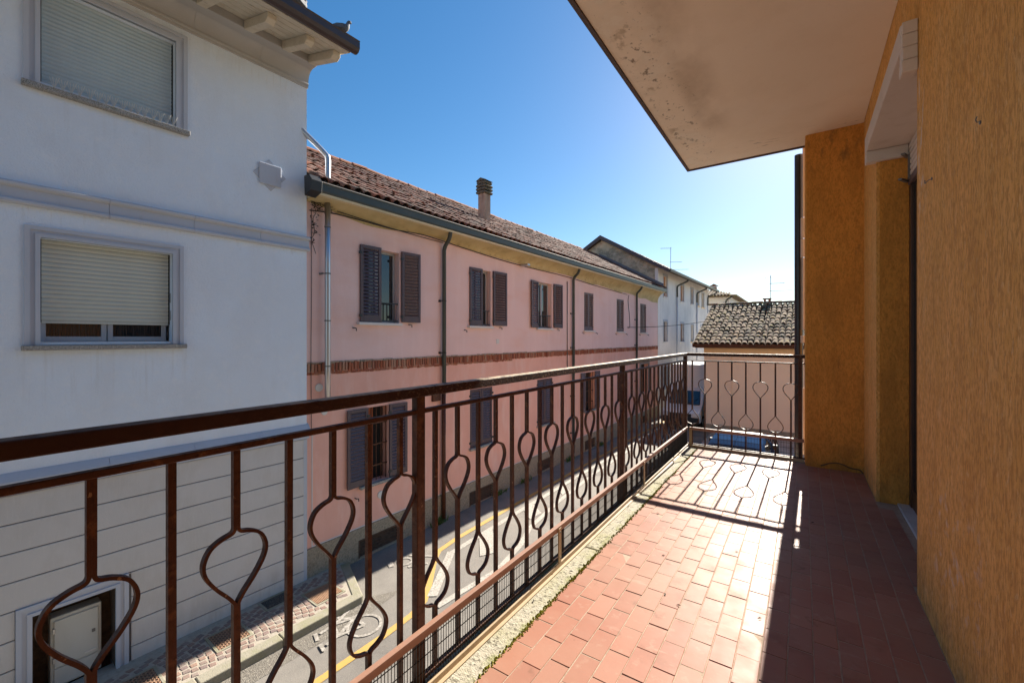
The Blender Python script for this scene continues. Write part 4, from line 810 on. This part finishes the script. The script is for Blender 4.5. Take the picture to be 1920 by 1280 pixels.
for r_ in range(14):
    for c_ in range(44):
        d = r_ * dl2; y_ = -.50 + d * math.cos(pit2); z = ce + .005 + d * math.sin(pit2) + rr.uniform(-.004, .012)
        if y_ > 4.35: continue
        x = -.27 + c_ * du2 + rr.uniform(-.012, .012); rv = (rr.uniform(-.05, .05), pit2 - .03 + rr.uniform(-.03, .03), -R(90) + rr.uniform(-.06, .06))
        if c_ < 21 and cnt < 300: put('roof_tile', tme, CH, (x, y_, z), rv, (1, 1, rr.uniform(.9, 1.15))); cnt += 1
        else:
            mtx = Matrix.Translation((x, y_, z)) @ Matrix.Rotation(rv[2], 4, 'Z') @ Matrix.Rotation(rv[1], 4, 'Y') @ Matrix.Rotation(rv[0], 4, 'X'); far.add([mtx @ Vector(p) for p in tb.v], tb.f)
put('far_roof_tiles', far.mesh('far_roof_tiles', M['lichen_tile']), CH, kind='stuff')
rme = coppo(.13, .12, .48, None).mesh('ridge_tile', M['lichen_tile']); x = -.1
while x < 9: put('ridge_tile', rme, CH, (x, 4.55, zr(4.55) + .03 + rr.uniform(-.015, .02)), (0, rr.uniform(-.02, .02), rr.uniform(-.03, .03))); x += .42
cc_ = MB().box(2.05, 2.33, 4.60, 4.88, 5.8, 6.13).build('chimney', M['brick'], CH, bevel=.01)
MB().box(1.98, 2.40, 4.53, 4.95, 6.24, 6.285).build('chimney_slab', M['chimney_cap'], cc_, bevel=.01)
for x_ in (2.05, 2.25):
    for y_ in (4.60, 4.80): MB().box(x_, x_ + .08, y_, y_ + .08, 6.13, 6.24).build('chimney_leg', M['brick'], cc_)
MB().tube([(1.15, -.03, 3.5), (1.15, -.03, .2)], .012, 5).build('wall_cable', M['cream_yellow'], CH)
antenna('roof_ridge_aerial', 'tall comb aerial beside the small chimney of the cream house', (-1.38, 25.62, 5.7), 1.75, [(1.66, -.62, 5, .22, 1), (1.33, .62, 5, .2, 1), (.95, .95, 7, .14, 1), (.55, -.6, 6, .16, 1)], R(10))
bpy.data.objects['roof_ridge_aerial'].name = 'rooftop_aerial.001'

# distant house with a hipped roof behind
DH = empty('distant_house', 'distant white house with hipped tiled roof behind the others', 'house', (-5.1, 40, 0), 0)
MB().box(-8, 0, 0, 14, 0, 7.7).build('wall', M['far_white'], DH)
w = MB(); w.add([(-8.6, -.6, 7.80), (.6, -.6, 7.80), (.6, 14.6, 7.80), (-8.6, 14.6, 7.80), (-3.9, 4.0, 9.05), (-3.9, 10, 9.05), (-8.6, -.6, 7.70), (.6, -.6, 7.70), (.6, 14.6, 7.70), (-8.6, 14.6, 7.70)], [(0, 1, 4), (1, 2, 5, 4), (2, 3, 5), (3, 0, 4, 5), (0, 6, 7, 1), (1, 7, 8, 2), (2, 8, 9, 3), (3, 9, 6, 0), (6, 9, 8, 7)])
rf = w.build('roof', M['lichen_tile'], DH)
far = MB(); rr = random.Random(31)
for i in range(34):
    x = -8.3 + i * .25
    for j in range(9):
        y_ = -.6 + j * .42; z = 7.82 + (y_ + .6) * .272
        if x > .5 - (y_ + .6) * .97 or x < -8.5 + (y_ + .6): continue
        mtx = Matrix.Translation((x, y_, z)) @ Matrix.Rotation(-R(90), 4, 'Z') @ Matrix.Rotation(.26, 4, 'Y'); far.add([mtx @ Vector(p) for p in tb.v], tb.f)
put('roof_tiles', far.mesh('roof_tiles', M['lichen_tile']), DH, kind='stuff')
MB().box(-1.9, -1.5, 3.0, 3.4, 8.2, 8.95).build('chimney', M['brick'], DH); MB().ext([(-2.05, 9.02), (-1.7, 9.22), (-1.35, 9.02)], lambda p, q, t: (p, t, q), (2.9, 3.5)).build('chimney_hood', M['ridge'], DH)
MB().tube(catmull([(.3, -.5, 7.7), (-.1, -.3, 7.5), (-.3, -.08, 7.3)], 4) + [Vector((-.3, -.08, .2))], .06, 6).build('downpipe', M['gutter_slate'], DH)

# overhead cable
q0 = Vector(on_p(.03, 12.9, 4.72)); q1 = Vector((-3.9, 20.9, 3.85))
a = Vector((-3.7, 40, 4.3))
pts = []
p0 = Vector(on_p(.05, 12.9, 4.72)); p1 = Vector((-3.78, 23.6, 5.15))
for i in range(13):
    t = i / 12; p = p0.lerp(p1, t); p.z -= .10 * 4 * t * (1 - t); pts.append(p)
o = MB().tube(pts, .014, 6).build('overhead_cable', M['rubber'], smooth=True); o['label'] = 'thin dark cable strung from pink house wall to cream house'; o['category'] = 'cable'

# ------------------------------------------------------------------ van and car
VN = empty('parked_van', 'small white box van facing down the narrow street', 'van', (-4.72, 21.4, 0), R(-2))
hw = .84
def sect(pts, x0, x1): return MB().ext([(y_, z_) for y_, z_ in pts], lambda p, q, t: (t, p, q), (x0, x1))
# cab side outline (y backwards from the nose, z up)
cab = [(-.55, .32), (-.60, .55), (-.56, .78), (-.42, .88), (.10, 1.08), (.55, 1.72), (.85, 1.80), (1.35, 1.82), (1.35, .32)]
sect(cab, -hw, hw).build('cab', M['van_white'], VN, bevel=.05, segs=2)
MB().box(-.88, .88, 1.0, 4.4, .75, 2.92).build('cargo_box', M['van_white'], VN, bevel=.03, segs=2)
MB().box(-.86, .86, 1.4, 4.4, .45, .74).build('chassis', M['plastic'], VN)
MB().quad((-.70, .115, 1.115), (.70, .115, 1.115), (.62, .525, 1.70), (-.62, .525, 1.70)).build('windscreen', M['windscreen'], VN)
MB().beam((-.72, .10, 1.105), (-.63, .53, 1.71), .03, .02).beam((.72, .10, 1.105), (.63, .53, 1.71), .03, .02).beam((-.70, .09, 1.10), (.70, .09, 1.10), .05, .03).build('windscreen_seal', M['plastic'], VN)
MB().tube([(-.5, .10, 1.12), (-.05, .25, 1.36)], .01, 5).tube([(.2, .10, 1.12), (.6, .25, 1.36)], .01, 5).build('wiper', M['plastic'], VN)
MB().box(-.84, .84, -.68, -.52, .30, .60).build('bumper', M['plastic'], VN, bevel=.04, segs=2)
MB().box(-.50, .50, -.635, -.60, .60, .76).build('grille', M['plastic'], VN, bevel=.01)
for s_ in (-1, 1):
    MB().box(s_ * .70 - .15, s_ * .70 + .15, -.615, -.50, .62, .80).build('headlight', M['lamp_clear'], VN, bevel=.03, segs=2)
    MB().box(s_ * .97 - .09, s_ * .97 + .09, .28, .40, 1.12, 1.36).build('mirror', M['plastic'], VN, bevel=.02)
    MB().quad((s_ * .845, .35, 1.12), (s_ * .845, 1.2, 1.12), (s_ * .845, 1.2, 1.66), (s_ * .845, .62, 1.66)).build('side_window', M['windscreen'], VN)
    for y_ in (.15, 3.5):
        wh = MB().tube([(s_ * .66, y_, .31), (s_ * .85, y_, .31)], .31, 18).build('wheel', M['rubber'], VN, bevel=.02)
        MB().tube([(s_ * .84, y_, .31), (s_ * .865, y_, .31)], .18, 14).build('rim', M['alu'], wh)
CR = empty('parked_car', 'blue hatchback parked in the yard below the balcony', 'car', (-1.53, 14.0, 0), R(1))
body = [(-1.70, .35), (-1.78, .60), (-1.72, .88), (-1.60, .95), (-1.25, 1.36), (-.95, 1.44), (.10, 1.455), (.50, 1.40), (1.30, .96), (2.05, .82), (2.20, .60), (2.15, .33)]
def carsec(pts):
    b = MB(); o = 0
    rows_ = []
    for x, k in ((-.80, 0), (-.80, .0), (-.62, 1), (.62, 1), (.80, 0), (.80, 0)): rows_.append((x, k))
    for x in (-1, 1):
        pass
    n = len(pts); V = []
    for x in (-.79, -.60, 0, .60, .79):
        for y_, z_ in pts:
            up_ = max(0, (z_ - .95) / .5)
            V.append((x * (1 - .20 * up_), y_, z_ - (.03 if abs(x) > .7 and z_ > 1.2 else 0) + (.012 if x == 0 else 0)))
    F = [(i * n + k, i * n + (k + 1) % n, (i + 1) * n + (k + 1) % n, (i + 1) * n + k) for i in range(4) for k in range(n)]
    F += [tuple(range(n)), tuple(4 * n + k for k in range(n))]
    return b.add(V, F)
carsec(body).build('body', M['car_blue'], CR, bevel=.03, segs=2)
MB().quad((-.55, -1.575, .99), (.55, -1.575, .99), (.50, -1.275, 1.36), (-.50, -1.275, 1.36)).build('rear_window', M['glass'], CR)
MB().quad((-.60, 1.31, .985), (.60, 1.31, .985), (.52, .54, 1.405), (-.52, .54, 1.405)).build('windscreen', M['plastic'], CR)
MB().box(-.56, .56, .47, .60, 1.385, 1.42).build('roof_edge', M['plastic'], CR, bevel=.01)
MB().box(-.78, .78, -1.86, -1.68, .32, .58).build('bumper', M['plastic'], CR, bevel=.04)
MB().tube([(0, -.6, 1.45), (0, -.85, 1.62)], .006, 5).build('roof_aerial', M['plastic'], CR)
for s_ in (-1, 1):
    MB().box(s_ * .68 - .09, s_ * .68 + .09, -1.76, -1.66, .66, .92).build('tail_light', M['curtain_rust'], CR, bevel=.02)
    MB().quad((s_ * .765, -1.1, 1.0), (s_ * .765, .9, 1.0), (s_ * .672, .3, 1.33), (s_ * .672, -.95, 1.33)).build('side_window', M['glass'], CR)
    MB().box(s_ * .86 - .07, s_ * .86 + .07, .75, .87, .95, 1.08).build('mirror', M['plastic'], CR, bevel=.02)
    for y_ in (-1.15, 1.35):
        wh = MB().tube([(s_ * .62, y_, .29), (s_ * .81, y_, .29)], .29, 18).build('wheel', M['rubber'], CR, bevel=.02); MB().tube([(s_ * .80, y_, .29), (s_ * .82, y_, .29)], .18, 14).build('rim', M['alu'], wh)
# coiled hose and drain by the car
h_ = MB()
for k in range(3): h_.tube(catmull([(-.90 + .03 * k, 15.6, .1), (-.94 + .05 * k, 15.6, .6), (-.92 + .06 * k, 15.6, 1.0), (-.82 + .05 * k, 15.6, 1.14), (-.70 + .03 * k, 15.6, .8), (-.64 + .02 * k, 15.6, .1)], 5), .016, 6)
o = empty('garden_post', 'pale post hung with looped black hose beside the blue car', 'post', (0, 0, 0)); h_.build('hose', M['plastic'], o, smooth=True); MB().box(-1.03, -.95, 15.62, 15.70, 0, 1.2).build('post', M['stone_trim'], o, bevel=.01)
o = empty('floor_grate', 'dark iron grate in the pale yard', 'grate', (-.42, 16.6, .004)); MB().box(-.4, .4, -.25, .25, 0, .01).build('frame', M['plastic'], o)
g = MB()
for i in range(12): g.box(-.37 + i * .064, -.34 + i * .064, -.22, .22, .01, .016)
g.build('bars', M['niche'], o, kind='stuff')

# ------------------------------------------------------------------ our apartment building
AB = empty('apartment_building', 'ochre plastered apartment building carrying the balcony', 'building', (.43, 2.66, 0), 0)
def W(b, name, m, bev=.0): return b.build(name, m, AB, bevel=bev, loc=(-.43, -2.66, 0))
XW = .431
W(MB().box(XW, 7, -6, 2.66, 0, 9.5), 'wall', M['ochre'])
W(MB().box(XW + .002, 7, 4.0, 4.742, 0, 9.5), 'wall', M['ochre'])
W(MB().box(XW + .001, 7, 2.66, 4.0, EYE + 1.451, 9.5), 'wall', M['ochre'])
W(MB().box(XW + .001, 7, 2.66, 4.0, 0, FLOOR - .05), 'wall', M['ochre'])
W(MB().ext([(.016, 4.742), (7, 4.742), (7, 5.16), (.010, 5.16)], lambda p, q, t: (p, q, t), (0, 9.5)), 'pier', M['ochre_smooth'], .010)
W(MB().box(.66, 7, 2.66, 4.0, FLOOR - .02, EYE + 1.45), 'room_wall', M['dark'])
W(MB().box(XW + .012, .66, 2.655, 2.661, FLOOR, EYE + 1.33), 'jamb', M['ochre_smooth'])
W(MB().box(XW + .02, .66, 3.996, 4.001, FLOOR, EYE + 1.33), 'jamb', M['ochre_smooth'])
W(MB().box(.545, .66, 2.66, 4.0, FLOOR - .02, FLOOR + .012), 'threshold', M['marble'], .004)
# white hood round the door head: band, two drops, near drop made of rendered courses
W(MB().box(.372, .655, 2.655, 4.03, EYE + 1.335, EYE + 1.449), 'door_hood', M['white_trim'], .004)
W(MB().box(.372, .60, 3.962, 4.032, EYE + 1.255, EYE + 1.334), 'hood_drop', M['white_trim'], .004)
for i in range(4):
    z = EYE + 1.215 + i * .0585
    W(MB().box(.374 + .002 * (i % 2), .4295, 2.628, 2.70, z, z + .0565), 'hood_block', M['white_trim'], .003)
# roller shutter curtain, nearly fully raised, and its bottom bar
for i in range(6):
    z = EYE + 1.105 + i * .0385; W(MB().box(.600, .622, 2.662, 3.994, z, z + .030), 'shutter_slat', M['white_trim'], .003)
W(MB().box(.600, .630, 2.662, 3.994, EYE + 1.055, EYE + 1.10), 'shutter_bar', M['shutter_grey'], .004)
W(MB().beam((.598, 3.93, EYE + 1.08), (.598, 3.93, EYE + 1.25), .014, .02).beam((.60, 3.99, EYE + 1.25), (.56, 3.90, EYE + 1.25), .02, .012).beam((.60, 3.99, EYE + 1.08), (.54, 3.86, EYE + 1.07), .02, .012), 'shutter_bracket', M['steel_dark'])
dfr = MB().box(.606, .645, 3.93, 3.996, FLOOR + .012, EYE + 1.05).box(.606, .645, 2.662, 2.74, FLOOR + .012, EYE + 1.05).box(.612, .640, 2.74, 3.93, FLOOR + .012, FLOOR + .14).box(.612, .640, 3.28, 3.38, FLOOR + .14, EYE + 1.05)
W(dfr, 'door_frame', M['wood_door'], .004)
W(MB().box(.620, .626, 2.74, 3.28, FLOOR + .14, EYE + 1.05).box(.620, .626, 3.38, 3.93, FLOOR + .14, EYE + 1.05), 'door_pane', M['glass'])
# hooks and a loop of flex at the pier foot
W(MB().tube([(XW, 1.812, EYE + .635), (XW - .008, 1.812, EYE + .634), (XW - .012, 1.806, EYE + .640), (XW - .010, 1.802, EYE + .648)], .0014, 6).tube([(XW - .003, 1.812, EYE + .632), (XW + .001, 1.812, EYE + .632)], .0055, 10), 'wall_hook', M['steel_dark'])
W(MB().tube(catmull([(XW, 2.385, EYE + .642), (XW - .010, 2.39, EYE + .640), (XW - .016, 2.405, EYE + .634), (XW - .016, 2.416, EYE + .637), (XW - .015, 2.42, EYE + .650)], 4), .0016, 6).tube([(XW - .003, 2.384, EYE + .643), (XW + .001, 2.384, EYE + .643)], .006, 8), 'wall_hook', M['steel_dark'])
W(MB().tube(catmull([(.13, 4.735, FLOOR + .02), (.20, 4.733, FLOOR + .055), (.27, 4.733, FLOOR + .062), (.34, 4.733, FLOOR + .035), (.40, 4.733, FLOOR + .03), (.425, 4.725, FLOOR + .005)], 5), .0055, 6), 'flex_cable', M['brick_flex'])
# upper balcony slab with its drip fascia
w = MB().box(-1.035, XW - .001, -6, 4.985, EYE + 1.85, EYE + 2.02); w.box(XW - .001, 3, 4.7, 4.985, EYE + 1.853, EYE + 2.01)
W(w, 'upper_balcony_slab', M['soffit'])
W(MB().box(-1.062, -1.036, -6, 5.012, EYE + 1.838, EYE + 2.06).box(-1.036, .012, 4.986, 5.012, EYE + 1.838, EYE + 2.06), 'slab_fascia', M['fascia'])
# drainpipe outside the pier, blocks and added fillers in the gap
W(MB().tube([(-.037, 5.215, 0), (-.037, 5.215, EYE + 1.85)], .037, 16), 'drainpipe', M['dark_metal'])
for z0_, z1_ in ((.0, .67), (1.12, 1.19), (1.25, 1.97), (1.975, 2.16), (2.165, 2.37), (2.375, 4.85)):  # fillers added beside the real blocks; their openings shape the sun on the floor
    wd_ = -.022 if z0_ > 1.9 and z1_ < 2.4 or z0_ == 1.12 else -.006
    W(MB().box(wd_, .0135, 5.163, 5.176, FLOOR + z0_, FLOOR + z1_), 'block_and_gap_filler', M['white_trim'], .002)
W(MB().box(-1.085, XW, -6, 4.96, FLOOR - .22, FLOOR - .045), 'balcony_slab', M['soffit'], .006)
bpy.context.view_layer.update()

# ------------------------------------------------------------------ balcony floor
bf = MB().box(-.925, XW, -2.5, 4.90, FLOOR - .044, FLOOR - .0016).box(XW, .545, 2.664, 3.997, FLOOR - .044, FLOOR - .0016)
floor = structure(bf.build('balcony_floor', M['grout']), 'red tiled balcony floor edged with pale stone')
tw_, tl = .0795, .1590
cands = []; yaw = R(34.3135)
for i in range(19):
    x = -.9225 + i * tw_
    for j in range(-12, 33):
        y_ = .10 + j * tl + (tl / 2 if i % 2 else 0) + .008 * math.sin(i * 2.3)
        if y_ + tl > 4.885: continue
        if x + tw_ > XW + .001 and (y_ < 2.67 or y_ + tl > 3.99 or x + tw_ > .55): continue
        d = -math.sin(yaw) * (x + tw_) + math.cos(yaw) * (y_ + tl); vis = d > 1.40 and y_ > .8 and (x < .30 or y_ > 1.7)
        cands.append((0 if vis else 1, y_, x))
cands.sort()
tm = [MB().box(0, tw_ - .0032, 0, tl - .0032, -.012, 0).mesh('tile', M['tile'], bevel=.0014) for _ in range(2)]
rest = MB(); cnt = 0
for v, y_, x in cands:
    dz = rnd.uniform(-.0011, .0009)
    if v == 0 and cnt < 300:
        put('tile', tm[0], floor, (x + .0016 + rnd.uniform(-.0005, .0005), y_ + .0016 + rnd.uniform(-.0006, .0006), FLOOR + dz), (rnd.uniform(-.004, .004), rnd.uniform(-.006, .006), rnd.uniform(-.004, .004))); cnt += 1
    else: rest.box(x + .0021, x + tw_ - .0021, y_ + .0021, y_ + tl - .0021, FLOOR - .012, FLOOR + dz)
rest.build('tiles', M['tile'], floor, kind='stuff')
for a, b in zip([-2.5, -1.3, -.2, .75, 2.21, 3.50, 4.88], [-1.3, -.2, .75, 2.21, 3.50, 4.88]):
    st_ = MB(); nx, ny = 4, 14; rr = random.Random(int(b * 50))
    MB().box(-1.088, -.926, a + .004, b - .004, FLOOR - .044, FLOOR - .001).build('edge_stone', M['edge_stone'], floor, bevel=.005, segs=2)
ms = MB(); rr = random.Random(2); y_ = .3
while y_ < 4.8:
    dens = .5 + .5 * math.sin(y_ * 3.1 + 1) * math.sin(y_ * 7.3)
    for _ in range(int(3 + 9 * max(0, dens))):
        x = -.922 + rr.gauss(0, .0055); yy = y_ + rr.uniform(0, .012); q = rr.uniform(.003, .0085)
        ms.add([(x + q * math.cos(k * 1.571), yy + q * math.sin(k * 1.571), FLOOR - .004) for k in range(4)] + [(x, yy, FLOOR - .003 + q)], [(k, (k + 1) % 4, 4) for k in range(4)])
    y_ += .012
ms.build('moss', M['moss'], floor, kind='stuff')
lt = MB(); rr = random.Random(8)
for x, y_ in ((-.62, 2.35), (-.30, 2.62), (-.45, 1.95), (-.99, 1.62), (-.96, 1.93), (-.15, 2.05), (-.80, 2.9), (.05, 3.3), (-.52, 2.0), (-1.0, 2.9)):
    a = rr.uniform(0, 3); dx, dy = math.cos(a) * .012, math.sin(a) * .012
    lt.add([(x - dx, y_ - dy, FLOOR + .002), (x + dy * .3, y_ - dx * .3, FLOOR + .004), (x + dx, y_ + dy, FLOOR + .003), (x - dy * .3, y_ + dx * .3, FLOOR + .006)], [(0, 1, 2, 3)])
o = lt.build('dry_litter', M['twig'], kind='stuff'); o['label'] = 'tiny dry leaf scraps scattered over the tiles'

# ------------------------------------------------------------------ balcony railing
XR, YE = -1.057, 4.888
RL = empty('balcony_railing', 'brown iron balcony railing with teardrop loops and wire guard', 'railing', (XR, YE, FLOOR), 0)
def RB(b, name, m, parent=RL, bev=0, smooth=False, **k): return b.build(name, m, parent, bevel=bev, smooth=smooth, loc=(-XR, -YE, -FLOOR) if parent is RL else None, **k)
zt0, zt1, zs = FLOOR + .975, FLOOR + 1.007, FLOOR + .918
RB(MB().box(XR - .022, XR + .022, -2.5, YE + .022, zt0, zt1), 'top_rail', M['rail_top'], bev=.004, segs=2)
RB(MB().box(XR + .0225, .014, YE - .022, YE + .022, zt0 + .001, zt1 + .001), 'top_rail', M['rail_top'], bev=.004, segs=2)
RB(MB().box(XR - .011, XR + .011, -2.5, YE, zs, zs + .014), 'second_rail', M['rail'], bev=.002)
RB(MB().box(XR + .016, .014, YE - .009, YE + .009, zs, zs + .012), 'second_rail', M['rail'], bev=.002)
RB(MB().box(XR - .016, XR + .004, -2.5, YE, FLOOR + .018, FLOOR + .034), 'bottom_rail', M['rail'], bev=.002)
RB(MB().box(XR + .01, .014, YE - .002, YE + .016, FLOOR + .018, FLOOR + .034), 'bottom_rail', M['rail'], bev=.002)
for y_ in (-.944, 1.0, 2.944):
    RB(MB().box(XR - .018, XR + .012, y_ - .018, y_ + .018, FLOOR - .04, zt0 + .001), 'post', M['rail'], bev=.003)
RB(MB().box(XR - .018, XR + .018, YE - .018, YE + .018, FLOOR - .04, zt0 + .001), 'post', M['rail'], bev=.003)
RB(MB().box(-.038, -.010, YE - .014, YE + .014, FLOOR - .02, zt0 + .001), 'post', M['rail'], bev=.003)
def baluster(high):
    """built in the local (0, s, z) plane; s along the railing"""
    wx, th = .014, .0070; b = MB()
    if high: zp0, zp1 = .565, .735        # pinch below, round above
    else: zp0, zp1 = .238, .408           # round below, pinch above
    loop = [(.0036, 0), (.0046, .008), (.016, .026), (.040, .056), (.060, .090), (.064, .118), (.052, .146), (.030, .160), (.010, .166), (.0040, .174), (.0036, .186)]
    for s_ in (-1, 1):
        pts = [(0, s_ * a, zp0 + z_) if high else (0, s_ * a, zp0 + .172 - z_) for a, z_ in loop]
        if not high: pts.reverse()
        pts = catmull(pts, 4); path = [Vector((0, s_ * .0036, .026))] + pts + [Vector((0, s_ * .0036, .9175))]
        b.band(path, wx, th, (1, 0, 0))
    return b
bh, bl = baluster(True).mesh('baluster', M['rail']), baluster(False).mesh('baluster', M['rail'])
for s0, s1 in ((-.944, 1.0), (1.0, 2.944), (2.944, 4.888)):
    for i in range(16):
        y_ = s0 + .078 + i * (s1 - s0 - .156) / 15
        put('baluster', bl if i % 2 == 0 else bh, RL, (-.004 + rnd.uniform(-.0015, .0015), y_ - YE, 0), (rnd.uniform(-.003, .003), 0, 0))
for i in range(8): put('baluster', bl if i % 2 == 0 else bh, RL, (-.986 + i * .127 - XR, 0, 0), (0, 0, R(90)))
# wire guard panels inside the railing
def guard(p, q, inward, posts):
    p = Vector(p); q = Vector(q); d = (q - p).normalized(); n = Vector(inward); L_ = (q - p).length
    o = put('guard_panel', MB().beam(p + Vector((0, 0, .207)), q + Vector((0, 0, .207)), .020, .012).mesh('top_strip', M['panel'], bevel=.002), RL, (-XR, -YE, -FLOOR))
    MB().beam(p + n * .004 + Vector((0, 0, .192)), q + n * .004 + Vector((0, 0, .192)), .004, .022).build('top_flange', M['panel'], o)
    MB().beam(p + n * .006 + Vector((0, 0, .014)), q + n * .006 + Vector((0, 0, .014)), .012, .024).build('bottom_strip', M['panel_pale'], o, bevel=.002)
    MB().beam(p + n * .012 + Vector((0, 0, .002)), q + n * .012 + Vector((0, 0, .002)), .03, .004).build('bottom_flange', M['panel_pale'], o)
    for s_ in posts:
        c = p + d * s_ + n * .009; MB().beam(c + Vector((0, 0, .026)), c + Vector((0, 0, .201)), .006, .028, up=d).build('guard_post', M['panel_pale'], o, bevel=.001)
        bl_ = MB()
        for z_ in (.05, .18): bl_.tube([c + Vector((0, 0, z_)), c + n * .006 + Vector((0, 0, z_))], .004, 6)
        bl_.build('bolts', M['steel_dark'], o)
    wv = MB(); k = int(L_ / .0127)
    for i in range(k + 1):
        c = p + d * (i * L_ / k) + n * .0; wv.tube([c + Vector((0, 0, .02)), c + Vector((0, 0, .20))], .0016, 3, caps=False)
    for z_ in (.068, .116, .164): wv.tube([p - n * .0016 + Vector((0, 0, z_)), q - n * .0016 + Vector((0, 0, z_))], .0019, 3, caps=False)
    wv.build('wires', M['wire'], o, kind='stuff')
guard((XR + .022, -2.4, FLOOR), (XR + .022, YE - .02, FLOOR), (1, 0, 0), [.13, 1.53, 2.93, 4.335, 5.737])
guard((XR + .045, YE - .016, FLOOR), (.008, YE - .016, FLOOR), (0, -1, 0), [.012, 1.045])
